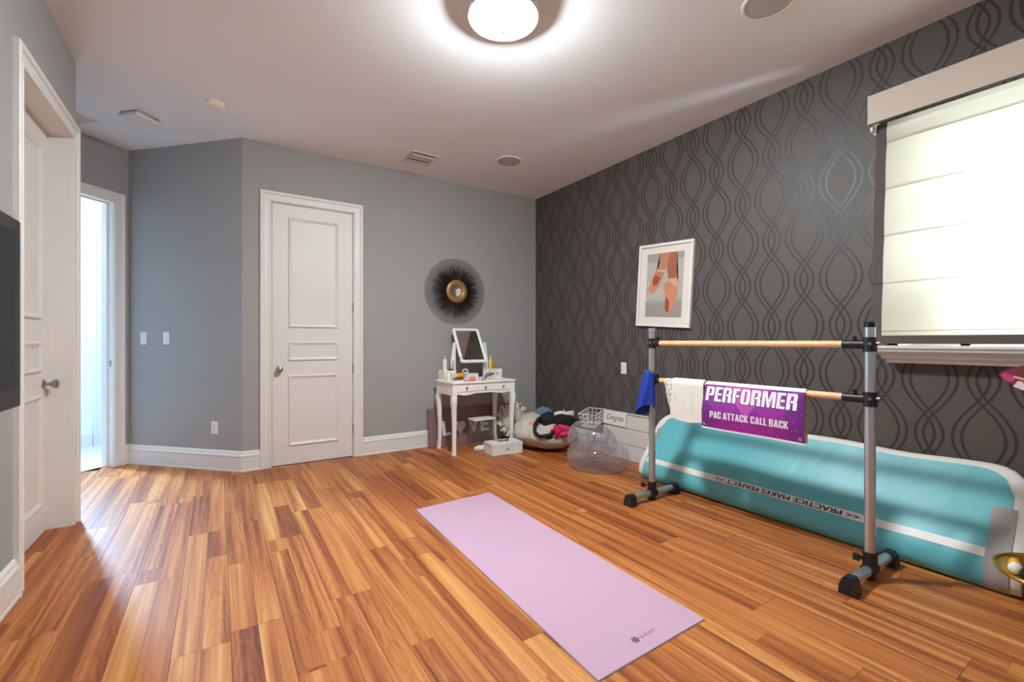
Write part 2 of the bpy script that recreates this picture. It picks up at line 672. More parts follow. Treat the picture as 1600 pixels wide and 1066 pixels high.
BW, BL = 0.192, 1.26
plank_cache = {}
col_i = 0
xx = XL - 0.9
pr = random.Random(21)
while xx < XR:
    x0, x1 = xx, min(xx + BW, XR)
    ys = [YR + 0.01 * k for k in range(int((6.1 - YR) / 0.01))]
    ok = [y for y in ys if any(inside(x0 + (x1 - x0) * f, y) for f in (0.02, 0.5, 0.98))]
    if ok:
        ymin, ymax = min(ok), max(ok) + 0.01
        y = YR - pr.choice((0.0, 0.21, 0.42, 0.63, 0.84, 1.05)) - pr.random() * 0.1
        while y < ymax:
            a, c2 = max(y, ymin), min(y + BL, ymax)
            if c2 - a > 0.03:
                w_, l_ = round(x1 - x0 - 0.0008, 4), round(c2 - a - 0.0008, 3)
                key = (w_, l_)
                if key not in plank_cache:
                    t = B()
                    t.box((-w_ / 2, -l_ / 2, -0.013), (w_ / 2, l_ / 2, 0.0), bev=0.0006, seg=1)
                    me = bpy.data.meshes.new('plank')
                    bmesh.ops.recalc_face_normals(t.bm, faces=t.bm.faces)
                    t.bm.to_mesh(me)
                    t.bm.free()
                    me.materials.append(m_floor)
                    plank_cache[key] = me
                p = bpy.data.objects.new('plank', plank_cache[key])
                C.objects.link(p)
                p.location = ((x0 + x1) / 2, (a + c2) / 2, pr.uniform(-0.0004, 0.0))
                p.parent = floor
            y += BL
    xx += BW
    col_i += 1

bt = B()
bt.box((-1.7, 0.0, 0.0), (2.3, 1.0, 0.006), mp=W_hall)
m_tile = mat('hall_pale_tile', (226, 228, 230), 0.35, var=0.03, scale=5)
ht = tag(obj('floor_hall', bt, m_tile), 'pale tile floor of the hall beyond the doorway', 'floor', kind='structure')
bt = B()
bt.box((D3[0], -0.15, 0.0), (D3[1], -0.115, 0.012), bev=0.004, mp=W_vest)
tag(obj('trim_threshold', bt, m_tile), 'pale threshold strip across the open doorway', 'trim', kind='structure')

# baseboards ---------------------------------------------------------------
BB = [(0, 0), (0.021, 0), (0.021, 0.012), (0.018, 0.018), (0.018, 0.128), (0.022, 0.134), (0.022, 0.146), (0.015, 0.156), (0.012, 0.172), (0.005, 0.182), (0, 0.185)]


def baseboard(name, pieces, label):
    b = B()
    for (W, a0, a1) in pieces:
        lo = [b.bm.verts.new(W(a0, t, z)) for t, z in BB]
        hi = [b.bm.verts.new(W(a1, t, z)) for t, z in BB]
        n = len(BB)
        for i in range(n):
            b.bm.faces.new([lo[i], lo[(i + 1) % n], hi[(i + 1) % n], hi[i]])
        b.bm.faces.new(lo)
        b.bm.faces.new(hi[::-1])
    return tag(obj(name, b, m_trim), label, 'baseboard', kind='structure')


CW = 0.092
baseboard('baseboard_back', [(W_back, 0.172, D1[0] - CW), (W_back, D1[1] + CW, XR)], 'white moulded baseboard along the far grey wall')
baseboard('baseboard_right', [(W_right, YR, YB)], 'white baseboard along the papered wall, behind the mat')
baseboard('baseboard_left', [(W_left, YR, D2[0] - CW)], 'white moulded baseboard at the lower left corner')
baseboard('baseboard_diagonal', [(W_diag, -0.009, DIAG_L)], 'white moulded baseboard along the angled wall')
baseboard('baseboard_vestibule', [(W_vest, 0.0, D3[0] - CW), (W_vest, D3[1] + CW, VEST_L)], 'white baseboard beside the open doorway')
baseboard('baseboard_end', [(W_end, -0.009, END_L)], 'white baseboard end wrapping the corner beside the left door')
baseboard('baseboard_rear', [(W_rear, XL, XR)], 'white baseboard behind the camera')
baseboard('baseboard_hall', [(W_hall, -0.45, 2.2)], 'white baseboard in the hall')

# door casings -------------------------------------------------------------
CAS = [(0.0, 0.0), (0.0, 0.011), (0.006, 0.015), (0.014, 0.015), (0.018, 0.011), (0.058, 0.014), (0.064, 0.022), (0.074, 0.026), (0.086, 0.026), (CW, 0.020), (CW, 0.0)]


def casing(name, W, a0, a1, zt, label, jamb, stop=None):
    root = thing(name, label, 'door trim', W((a0 + a1) / 2, 0, 0), kind='structure')
    b = B()
    rings = []
    for path in range(4):
        ring = []
        for (w, t) in CAS:
            p = [(a0 - w, 0.0), (a0 - w, zt + w), (a1 + w, zt + w), (a1 + w, 0.0)][path]
            ring.append(b.bm.verts.new(W(p[0], t, p[1])))
        rings.append(ring)
    n = len(CAS)
    for q0, q1 in zip(rings, rings[1:]):
        for i in range(n):
            b.bm.faces.new([q0[i], q0[(i + 1) % n], q1[(i + 1) % n], q1[i]])
    b.bm.faces.new(rings[0])
    b.bm.faces.new(rings[-1][::-1])
    obj('casing', b, m_trim, root)
    j = B()
    th = 0.012
    j.box((a0 - 0.001, -jamb, 0), (a0 + th * 0.4, 0.0, zt), mp=W)
    j.box((a1 - th * 0.4, -jamb, 0), (a1 + 0.001, 0.0, zt), mp=W)
    j.box((a0, -jamb, zt - th * 0.4), (a1, 0.0, zt + 0.001), mp=W)
    obj('jamb', j, m_trim, root)
    if stop is not None:
        s = B()
        s.box((a0 + 0.004, stop - 0.012, 0), (a0 + 0.018, stop, zt - 0.004), mp=W)
        s.box((a1 - 0.018, stop - 0.012, 0), (a1 - 0.004, stop, zt - 0.004), mp=W)
        s.box((a0 + 0.004, stop - 0.012, zt - 0.018), (a1 - 0.004, stop, zt - 0.004), mp=W)
        obj('door_stop', s, m_trim, root)
    return root


PM = [(0.0, 0.0), (0.0, 0.010), (0.008, 0.014), (0.016, 0.010), (0.024, 0.005), (0.030, 0.003), (0.030, 0.0)]


def door_leaf(name, W, a0, a1, zt, tf, label, knob_a, knob_side, hinge_a=None):
    root = thing(name, label, 'door', W((a0 + a1) / 2, tf, 0.008), kind='structure')
    b = B()
    b.box((a0, tf - 0.042, 0.008), (a1, tf, zt), bev=0.002, mp=W, seg=1)
    obj('leaf', b, m_door, root)
    h = zt
    mg = 0.139
    for (z0, z1) in ((0.075 * h, 0.345 * h), (0.402 * h, 0.474 * h), (0.53 * h, 0.952 * h)):
        b = B()
        x0, x1 = a0 + mg, a1 - mg
        rings = []
        for (cx, cz, sx, sz) in ((x0, z0, 1, 1), (x1, z0, -1, 1), (x1, z1, -1, -1), (x0, z1, 1, -1)):
            rings.append([b.bm.verts.new(W(cx + sx * w, tf + t, cz + sz * w)) for w, t in PM])
        n = len(PM)
        for k in range(4):
            q0, q1 = rings[k], rings[(k + 1) % 4]
            for i in range(n):
                b.bm.faces.new([q0[i], q0[(i + 1) % n], q1[(i + 1) % n], q1[i]])
        obj('panel_moulding', b, m_door, root)
    kz = 0.915

    def km(x, y, z):
        return W(knob_a + x, tf + z, kz + y)
    b = B()
    b.lathe([(0, 0), (0.031, 0), (0.031, 0.004), (0.025, 0.008), (0.011, 0.010), (0.010, 0.030), (0.014, 0.036), (0.025, 0.042), (0.029, 0.052), (0.027, 0.062), (0.018, 0.069), (0, 0.071)], mp=km, seg=24)
    obj('knob', b, m_steel, root, smooth=True, label='round brushed metal door knob')
    if hinge_a is not None:
        for hz in (0.28, 0.90, 1.52, 2.22):
            b = B()
            p0 = W(hinge_a, tf + 0.006, hz - 0.05)
            p1 = W(hinge_a, tf + 0.006, hz + 0.05)
            b.cyl(p0, p1, 0.0065, seg=10)
            obj('hinge', b, m_steel, root, smooth=True)
    return root


casing('trim_1', W_back, D1[0], D1[1], D1[3], 'white moulded frame around the closed door in the far wall', 0.10, stop=-0.055)
door_leaf('door_1', W_back, D1[0] + 0.008, D1[1] - 0.009, D1[3] - 0.009, -0.006, 'tall white three-panel door closed in the far wall', D1[0] + 0.068, 1, hinge_a=D1[1] - 0.004)
casing('trim_2', W_left, D2[0], D2[1], D2[3], 'deep white door frame in the wall at the left edge', 0.16)
door_leaf('door_2', W_left, D2[0] + 0.006, D2[1] - 0.006, D2[3] - 0.006, -0.112, 'white panelled door recessed in the left wall, knob near the corner', D2[1] - 0.075, 1)
c3 = casing('trim_3', W_vest, D3[0], D3[1], D3[3], 'white frame of the open doorway to the bright hall', 0.14, stop=-0.06)
b = B()
b.box((D3[0] + 0.004, -0.045, 0.94), (D3[0] + 0.0065, -0.02, 1.0), mp=W_vest)
obj('strike_plate', b, m_steel, c3, label='small metal strike plate on the jamb')
casing('trim_4', W_hall, -1.33, -0.55, 2.3, 'white door frame on the hall wall', 0.06)
b = B()
b.box((-1.33, -0.05, 0.0), (-0.55, -0.03, 2.3), mp=W_hall)
tag(obj('door_3', b, m_hallwall), 'white door of the hall seen through the open doorway', 'door', kind='structure')

# ------------------------------------------------------------------ window in the papered wall
win = thing('window_1', 'wide daylit window behind the cream roman shade', 'window', (XR + 0.07, 0.24, WIN[2]), kind='structure')
b = B()
for (y0, y1, z0, z1) in ((WIN[0], WIN[0] + 0.045, WIN[2], WIN[3]), (WIN[1] - 0.045, WIN[1], WIN[2], WIN[3]), (WIN[0], WIN[1], WIN[2], WIN[2] + 0.045), (WIN[0], WIN[1], WIN[3] - 0.045, WIN[3]), (0.715, 0.755, WIN[2], WIN[3]), (-0.27, -0.23, WIN[2], WIN[3])):
    b.box((XR + 0.07, y0, z0), (XR + 0.12, y1, z1))
obj('window_frame', b, m_trim, win)
m_pane = pane_glass('window_glass')
m_screen = pane_glass('dimming_sheet_tint', (122, 128, 124))  # tinted sheet added behind the side pane to dim the shade there
for (y0, y1) in ((WIN[0] + 0.045, -0.27), (-0.23, 0.715), (0.755, WIN[1] - 0.045)):
    b = B()
    b.box((XR + 0.092, y0, WIN[2] + 0.045), (XR + 0.096, y1, WIN[3] - 0.045))
    obj('pane', b, m_pane, win)
b = B()
b.box((XR + 0.104, 0.755, WIN[2] + 0.045), (XR + 0.106, WIN[1] - 0.045, WIN[3] - 0.045))
obj('dimming_sheet', b, m_screen, win, label='unseen tinted sheet added to dim the narrow side pane')
# moulded sill
prof = [(0.0, 0.0), (0.165, 0.0), (0.165, -0.014), (0.155, -0.020), (0.150, -0.034), (0.118, -0.052), (0.105, -0.060), (0.100, -0.074), (0.075, -0.086), (0.072, -0.102), (0.0, -0.104)]
b = B()


def sillmap(a, t, z):
    return (XR - t, a, z)


y_lo, y_hi = -0.70, 1.10
rings = []
for yv, inset in ((y_lo, 0), (y_hi, 1)):
    ring = []
    for (t, z) in prof:
        k = (0.165 - t) if inset and z < 0 else 0
        ring.append(b.bm.verts.new((XR - t, yv - k * 0.55, 1.152 + z)))
    rings.append(ring)
n = len(prof)
for i in range(n):
    b.bm.faces.new([rings[0][i], rings[0][(i + 1) % n], rings[1][(i + 1) % n], rings[1][i]])
b.bm.faces.new(rings[0])
b.bm.faces.new(rings[1][::-1])
b.box((XR, WIN[0], 1.13), (XR + 0.08, WIN[1], 1.152))
tag(obj('trim_window_sill', b, m_trim), 'white crown-moulded window sill below the roman shade', 'window sill', kind='structure')

# ------------------------------------------------------------------ roman shade
m_cream = shade_fabric('cream_shade_fabric', (243, 238, 226), 0.52)
m_val = mat('cream_valance_fabric', (214, 201, 186), 0.85, var=0.03, scale=200, bump=0.1)
m_band = shade_fabric('grey_band_fabric', (104, 97, 92), 0.06)
m_pipe = mat('grey_piping', (92, 84, 80), 0.8)
sh = thing('roman_shade', 'cream roman shade with grey border and padded valance over the window', 'window shade', (3.40, 0.24, 1.17))
b = B()
b.box((3.300, -0.70, 2.485), (3.312, 1.118, 2.665), bev=0.004)
b.box((3.312, 1.106, 2.485), (XR, 1.118, 2.665), bev=0.003)
b.box((3.312, -0.70, 2.650), (XR, 1.106, 2.662))
obj('valance', b, m_val, sh)
for zz, rr in ((2.487, 0.005), (2.665, 0.005)):
    b = B()
    b.tube([(3.303, -0.70, zz), (3.303, 1.112, zz), (XR, 1.112, zz)], rr, 8)
    obj('piping', b, m_pipe, sh, smooth=True)
b = B()
b.box((3.335, 1.100, 2.452), (3.420, 1.116, 2.487), bev=0.004)
obj('bracket', b, m_white_plastic, sh, label='white end bracket under the valance')
XT, XBOT = 3.385, 3.292


def shx(z):
    return XBOT + (XT - XBOT) * (z - 1.17) / (2.50 - 1.17)


folds = [2.50, 2.375, 2.09, 1.807, 1.523, 1.24]
YSL, YSR = 1.097, -0.62
BAND = 0.052
for i in range(5):
    zt_, zb_ = folds[i], folds[i + 1]

    def pan(u, v, zt_=zt_, zb_=zb_, y0=YSL - BAND, y1=YSR):
        z = zt_ + (zb_ - zt_) * v
        bow = 0.010 * math.sin(math.pi * v)
        tuck = 0.006 * (v ** 8)
        return (shx(z) - bow - tuck, y0 + (y1 - y0) * u, z)
    b = B()
    b.grid(pan, 14, 7)
    b.solidify(0.0012)
    obj('shade_panel', b, m_cream, sh, smooth=True)
    b = B()
    b.grid(lambda u, v: pan(u, v, zt_, zb_, YSL, YSL - BAND), 3, 7)
    b.solidify(0.0014)
    obj('side_border', b, m_band, sh, smooth=True)
    # doubled cloth of each fold
    b = B()
    b.box((shx(zb_) - 0.0095, YSR, zb_ - 0.0015), (shx(zb_) - 0.003, YSL - BAND, zb_ + 0.0015))
    obj('fold', b, m_cream, sh)
b = B()
b.grid(lambda u, v: (shx(1.24 - 0.03 * v) - 0.003, YSL - BAND + (YSR - YSL + BAND) * u, 1.24 - 0.03 * v), 8, 3).solidify(0.0012)
obj('shade_panel', b, m_cream, sh)
b = B()
b.grid(lambda u, v: (shx(1.212 - 0.048 * v) - 0.004, YSL + (YSR - YSL) * u, 1.212 - 0.048 * v), 8, 3).solidify(0.002)
obj('bottom_border', b, m_band, sh, label='grey bottom border of the shade')

# ------------------------------------------------------------------ ceiling fittings
LX, LY = 1.31, 2.10
lamp = thing('ceiling_lamp', 'flush ceiling lamp with glowing white glass dome and nickel rim', 'ceiling lamp', (LX, LY, CEIL))
b = B()
b.lathe([(0, 0), (0.176, 0), (0.180, -0.012), (0.192, -0.020), (0.196, -0.060), (0.190, -0.066), (0.176, -0.056), (0.160, -0.046), (0.150, -0.042), (0.0, -0.042)], (LX, LY, CEIL), seg=48)
obj('rim', b, mat('satin_nickel', (226, 222, 216), 0.45, 0.12), lamp, smooth=True)
q = NT('glowing_opal_glass')
em = q.n('Emission')
em.inputs[0].default_value = (0.88, 0.975, 1.0, 1)
ge = q.n('NewGeometry')
sn = q.n('SeparateXYZ')
q.put(sn.inputs[0], ge.outputs['Normal'])
q.put(em.inputs[1], q.math('MULTIPLY', q.math('ADD', 0.26, q.math('MULTIPLY', q.math('POWER', q.math('ABSOLUTE', sn.outputs[2]), 1.2), 0.68)), LAMP_STRENGTH))
q.put(q.out.inputs['Surface'], em.outputs[0])
b = B()
dome = [(0.158 * math.cos(a), -0.044 - 0.092 * math.sin(a)) for a in [math.pi / 2 * k / 10 for k in range(11)]]
dome[-1] = (0, dome[-1][1])
b.lathe(dome, (LX, LY, CEIL), seg=48)
obj('glass_dome', b, q.m, lamp, smooth=True)
b = B()
b.lathe([(0.0, -0.150), (0.008, -0.148), (0.011, -0.140), (0.007, -0.134), (0.013, -0.130), (0.0, -0.129)], (LX, LY, CEIL), seg=16)
obj('finial', b, m_steel, lamp, smooth=True)

m_grille = mat('speaker_mesh', (186, 180, 174), 0.8, var=0.06, scale=400)
for (sx, sy, lab) in ((2.486, 3.877, 'round white ceiling speaker near the far wall beside the air vent'), (2.50, 1.29, 'round white ceiling speaker above the window side, cut by the top edge')):
    sp = thing('ceiling_speaker', lab, 'speaker', (sx, sy, CEIL), group='round speakers in the ceiling')
    b = B()
    b.lathe([(0.118, 0.0), (0.134, 0.0), (0.134, -0.005), (0.128, -0.008), (0.118, -0.006)], (sx, sy, CEIL), seg=40, close=True)
    obj('bezel', b, m_ceil, sp, smooth=True)
    b = B()
    b.lathe([(0, 0), (0.118, 0), (0.118, -0.005), (0.06, -0.007), (0, -0.0075)], (sx, sy, CEIL), seg=40)
    obj('grille', b, m_grille, sp, smooth=True)

m_ventw = mat('vent_white_enamel', (214, 207, 201), 0.5, var=0.02)


def vent(name, lab, cx, cy, hx, hy, rot, ns, along_x=True):
    ca, sa = math.cos(rot), math.sin(rot)

    def mp(x, y, z):
        return (cx + ca * x - sa * y, cy + sa * x + ca * y, CEIL + z)
    v = thing(name, lab, 'air vent', (cx, cy, CEIL))
    b = B()
    fw = 0.03
    b.box((-hx, -hy, -0.008), (hx, -hy + fw, 0), bev=0.002, mp=mp, seg=1)
    b.box((-hx, hy - fw, -0.008), (hx, hy, 0), bev=0.002, mp=mp, seg=1)
    b.box((-hx, -hy + fw, -0.008), (-hx + fw, hy - fw, 0), bev=0.002, mp=mp, seg=1)
    b.box((hx - fw, -hy + fw, -0.008), (hx, hy - fw, 0), bev=0.002, mp=mp, seg=1)
    obj('frame', b, m_ventw, v)
    b = B()
    b.box((-hx + fw, -hy + fw, -0.0015), (hx - fw, hy - fw, -0.0005), mp=mp)  # flat dark sheet standing in for the shade inside the duct
    obj('duct_shade_sheet', b, m_dark_gap, v)
    for k in range(ns):
        yc = -hy + fw + (2 * hy - 2 * fw) * (k + 0.5) / ns
        w_ = (2 * hy - 2 * fw) / ns * 0.22
        b = B()
        vv = [(-hx + fw, yc - w_, -0.004), (hx - fw, yc - w_, -0.004), (hx - fw, yc + w_, -0.016), (-hx + fw, yc + w_, -0.016)]
        b.quadmesh([mp(*p) for p in vv], [(0, 1, 2, 3)])
        b.solidify(0.0025)
        obj('slat', b, m_ventw, v)
    return v


vent('air_vent', 'square louvred ceiling air vent near the closed far door', 1.70, 4.30, 0.145, 0.15, 0, 3)
vent('air_vent', 'ceiling air vent half hidden behind the left wall corner', -1.06, 4.99, 0.19, 0.12, math.radians(45), 5)

b = B()
ca = math.cos(math.radians(45))


def bxm(x, y, z):
    return (-0.54 + ca * x - ca * y, 4.744 + ca * x + ca * y, CEIL + z)


cb = thing('ceiling_box', 'small square white box mounted on the ceiling of the entry nook', 'ceiling box', (-0.54, 4.744, CEIL))
b.box((-0.085, -0.085, -0.018), (0.085, 0.085, 0), mp=bxm)
obj('base', b, m_grille, cb)
b = B()
b.box((-0.097, -0.097, -0.042), (0.097, 0.097, -0.016), bev=0.006, mp=bxm)
obj('cover', b, m_white_plastic, cb)

sd = thing('smoke_detector', 'round ivory smoke detector on the ceiling', 'smoke detector', (-0.02, 4.157, CEIL))
b = B()
b.lathe([(0, 0), (0.062, 0), (0.066, -0.006), (0.066, -0.018), (0.058, -0.024), (0.058, -0.034), (0.046, -0.042), (0.02, -0.046), (0, -0.047)], (-0.02, 4.157, CEIL), seg=32)
obj('body', b, m_ivory, sd, smooth=True)
b = B()
b.lathe([(0, -0.046), (0.010, -0.046), (0.010, -0.052), (0, -0.053)], (0.0, 4.14, CEIL), seg=14)
obj('test_button', b, m_ivory, sd, smooth=True)


# ------------------------------------------------------------------ outlets and switches
def plate(name, lab, cat, W, a, z, kind):
    root = thing(name, lab, cat, W(a, 0, z))
    b = B()
    b.box((a - 0.036, 0, z - 0.058), (a + 0.036, 0.006, z + 0.058), bev=0.003, mp=W, seg=2)
    obj('cover_plate', b, m_white_plastic, root)
    if kind == 'outlet':
        for dz in (-0.021, 0.021):
            b = B()
            b.box((a - 0.017, 0.005, z + dz - 0.015), (a + 0.017, 0.009, z + dz + 0.015), bev=0.002, mp=W, seg=1)
            so = obj('socket', b, m_ivory, root)
            for dx in (-0.006, 0.006):
                b = B()
                b.box((a + dx - 0.0012, 0.0088, z + dz - 0.006), (a + dx + 0.0012, 0.0093, z + dz + 0.006), mp=W)
                obj('slot', b, m_dark_gap, so)
    else:
        b = B()
        b.box((a - 0.017, 0.005, z - 0.034), (a + 0.017, 0.010, z + 0.034), bev=0.003, mp=W, seg=1)
        obj('rocker', b, m_white_plastic, root)
    return root


plate('wall_outlet', 'white outlet low on the grey angled wall', 'outlet', W_diag, 0.295, 0.385, 'outlet')
plate('wall_outlet', 'white outlet on the dark papered wall left of the barre', 'outlet', W_right, 3.22, 0.905, 'outlet')
plate('light_switch', 'white light switch plate nearest the open doorway', 'light switch', W_diag, 1.115, 1.205, 'switch')
plate('light_switch', 'white light switch plate on the angled wall, further from the doorway', 'light switch', W_diag, 0.845, 1.205, 'switch')

# ------------------------------------------------------------------ television on the left wall
tv = thing('television', 'black flat television mounted on the left wall', 'television', (-0.70, 2.05, 0.92))
tz0, tz1, ty0, ty1, tx = 0.905, 1.685, 1.36, 2.735, -0.700
b = B()
b.box((tx - 0.045, ty0, tz0), (tx, ty1, tz1), bev=0.006)
m_bezel = mat('dark_grey_bezel', (50, 48, 47), 0.5)
obj('bezel', b, m_bezel, tv)
m_screen_b = mat('black_screen', (16, 14, 13), 0.3, var=0.05, scale=3, spec=0.35)
b = B()
b.box((tx - 0.002, ty0 + 0.055, tz0 + 0.085), (tx + 0.002, ty1 - 0.055, tz1 - 0.055))
obj('screen', b, m_screen_b, tv)
b = B()
b.box((XL + 0.001, 1.85, 1.1), (tx - 0.045, 2.25, 1.5))
obj('wall_bracket', b, m_black, tv)
b = B()
b.box((XL, 2.45, 0.80), (XL + 0.045, 2.62, 0.90), bev=0.006)
tag(obj('cable_box', b, m_white_plastic, loc=(XL, 2.53, 0.85)), 'white cable cover under the television', 'cable cover')
# ------------------------------------------------------------------ lettering
def text_b(s, width=None, height=None, depth=0.001, bold=0.0, mp=None, shear=0.0, space=1.0):
    cu = bpy.data.curves.new('lettering', 'FONT')
    cu.body = s
    cu.size = 1.0
    cu.offset = bold
    cu.shear = shear
    cu.space_character = space
    cu.resolution_u = 3
    o = bpy.data.objects.new('lettering_tmp', cu)
    C.objects.link(o)
    dg = bpy.context.evaluated_depsgraph_get()
    me = bpy.data.meshes.new_from_object(o.evaluated_get(dg))
    bpy.data.objects.remove(o)
    xs = [v.co.x for v in me.vertices]
    ys = [v.co.y for v in me.vertices]
    x0, x1, y0, y1 = min(xs), max(xs), min(ys), max(ys)
    sx = width / (x1 - x0)
    sy = (height / (y1 - y0)) if height else sx
    t = bmesh.new()
    t.from_mesh(me)
    bpy.data.meshes.remove(me)
    for v in t.verts:
        v.co.x = (v.co.x - x0) * sx
        v.co.y = (v.co.y - y0) * sy
    bmesh.ops.subdivide_edges(t, edges=[e for e in t.edges if e.calc_length() > 0.03], cuts=1)
    if depth:
        ret = bmesh.ops.extrude_face_region(t, geom=list(t.faces))
        for g in ret['geom']:
            if isinstance(g, bmesh.types.BMVert):
                g.co.z += depth
    b = B()
    b.absorb(t, mp)
    return b


# ------------------------------------------------------------------ yoga mat
m_mat = mat('pink_yoga_foam', (192, 154, 172), 0.8, var=0.03, scale=2.2, bump=0.15, bscale=500, spec=0.2)
m_mat_under = mat('grey_mat_underside', (120, 116, 124), 0.8)
YM = [(1.158, 3.006), (1.769, 3.037), (1.725, 1.158), (1.104, 1.147)]


def _ym(u, v):
    p0, p1, p2, p3 = [Vector((*p, 0)) for p in YM]
    return (p0 * (1 - u) + p1 * u) * (1 - v) + (p3 * (1 - u) + p2 * u) * v


ym = thing('yoga_mat', 'pale pink yoga mat lying unrolled on the floor', 'yoga mat', (1.44, 2.1, 0))
b = B()
b.grid(lambda u, v: tuple(_ym(u, v) + Vector((0, 0, 0.0035))), 4, 8).solidify(0.0030)
obj('foam', b, m_mat, ym)
b = B()
b.grid(lambda u, v: tuple(_ym(-0.004 + u * 1.008, -0.001 + v * 1.003) + Vector((0, 0, 0.0018))), 4, 8).solidify(0.0016)
obj('underside', b, m_mat_under, ym)
m_logo = mat('mauve_print', (132, 90, 118), 0.8)
# printed flower emblem and word near the front end
ex = (_ym(1, 1) - _ym(0, 1)).normalized()
ey = (_ym(0.5, 0) - _ym(0.5, 1)).normalized()
org = _ym(0.5, 0.9)


def ymp(cx, cy):
    def f(x, y, z):
        p = _ym(0.435, 0.962) + ex * (x + cx) + ey * (y + cy)
        return (p.x, p.y, 0.0042 + z)
    return f


b = text_b('GAIAM', 0.082, 0.017, 0.0003, 0.0, ymp(0.028, -0.0085), space=1.5)
obj('lettering', b, m_logo, ym, label='small mauve printed word')['kind'] = 'stuff'
b = B()
for k in range(6):
    an = k * math.pi / 3
    pts = []
    for j in range(12):
        t = 2 * math.pi * j / 12
        px = 0.011 + 0.009 * math.cos(t)
        py = 0.0055 * math.sin(t)
        pts.append((px * math.cos(an) - py * math.sin(an), px * math.sin(an) + py * math.cos(an)))
    f = ymp(0, 0)
    b.prism(pts, 0.0, 0.0003, lambda a, t, z, f=f: f(a, z, t))
obj('flower_emblem', b, m_logo, ym, label='small mauve printed flower emblem')

# ------------------------------------------------------------------ ballet barre
BX, BY0, BY1 = 2.705, 0.905, 2.245
HB = 1.262
bar = thing('ballet_barre', 'freestanding double ballet barre with wooden rails and silver posts', 'ballet barre', (BX, (BY0 + BY1) / 2, 0))
TUBE_Z = 0.052
for yy in (BY0, BY1):
    b = B()
    b.cyl((BX, yy, TUBE_Z), (BX, yy, HB), 0.0235, seg=24)
    post = obj('post', b, m_alu, bar, smooth=True, label='silver upright post')
    b = B()
    b.lathe([(0, 0.014), (0.022, 0.014), (0.026, 0.010), (0.026, -0.012), (0.0236, -0.014)], (BX, yy, HB), seg=24)
    obj('end_cap', b, m_black if yy < 1.5 else m_alu, post, smooth=True)
    x0, x1 = BX - 0.245, BX + 0.262
    b = B()
    b.cyl((x0, yy, TUBE_Z), (x1, yy, TUBE_Z), 0.024, seg=24)
    foot = obj('foot_tube', b, m_alu, bar, smooth=True, label='silver floor tube')
    for (xa, sg) in ((x0, 1), (x1, -1)):
        b = B()
        poly = [(-0.037, 0.0), (0.037, 0.0), (0.034, 0.040), (0.028, 0.066), (0.016, 0.080), (-0.016, 0.080), (-0.028, 0.066), (-0.034, 0.040)]
        b.prism(poly, 0.0, 1.0, lambda a, t, z, xa=xa, sg=sg, yy=yy: (xa + sg * (-0.018 + 0.062 * t) + (0.006 * sg if z > 0.06 and t < 0.5 else 0), yy + a, z))
        obj('rubber_foot', b, m_black, foot)
    # clamp where post meets floor tube
    b = B()
    b.cyl((BX - 0.036, yy, TUBE_Z), (BX + 0.036, yy, TUBE_Z), 0.031, seg=24)
    b.cyl((BX, yy, TUBE_Z), (BX, yy, TUBE_Z + 0.085), 0.031, seg=24)
    b.box((BX - 0.02, yy - 0.02, 0.0), (BX + 0.02, yy + 0.02, 0.03), bev=0.004)
    cl = obj('base_clamp', b, m_black, bar, smooth=True)
    b = B()
    b.cyl((BX - 0.03, yy + 0.02, TUBE_Z + 0.055), (BX - 0.052, yy + 0.035, TUBE_Z + 0.06), 0.008, seg=12)
    b.box((BX - 0.064, yy + 0.022, TUBE_Z + 0.042), (BX - 0.052, yy + 0.052, TUBE_Z + 0.078), bev=0.004)
    obj('thumb_screw', b, m_black, cl)
RAILS = (1.163, 0.892)
for rz in RAILS:
    b = B()
    b.cyl((BX, BY0 + 0.06, rz), (BX, BY1 - 0.035, rz), 0.0185, seg=24)
    obj('rail', b, m_beech, bar, smooth=True, label='pale wooden barre rail')
    for (yy, sg) in ((BY0, 1), (BY1, -1)):
        b = B()
        b.cyl((BX, yy, rz - 0.036), (BX, yy, rz + 0.036), 0.0295, seg=24)
        ln = 0.115 if sg > 0 else 0.075
        b.cyl((BX, yy, rz), (BX, yy + sg * ln, rz), 0.0225, seg=20)
        cl = obj('rail_clamp', b, m_black, bar, smooth=True)
        b = B()
        b.cyl((BX - 0.004, yy + sg * 0.06, rz + 0.016), (BX - 0.012, yy + sg * 0.06, rz + 0.034), 0.009, seg=12)
        b.box((BX - 0.024, yy + sg * 0.06 - 0.006, rz + 0.028), (BX + 0.004, yy + sg * 0.06 + 0.006, rz + 0.046), bev=0.003)
        obj('thumb_screw', b, m_black, cl)
        b = B()
        b.cyl((BX - 0.026, yy - 0.008, rz + 0.004), (BX - 0.036, yy - 0.010, rz + 0.004), 0.008, seg=12)
        obj('bolt', b, m_steel, cl, smooth=True)
        b = B()
        b.cyl((BX - 0.004, yy - sg * 0.026, rz + 0.006), (BX - 0.006, yy - sg * 0.042, rz + 0.006), 0.0075, seg=12)
        obj('bolt', b, m_steel, cl, smooth=True)


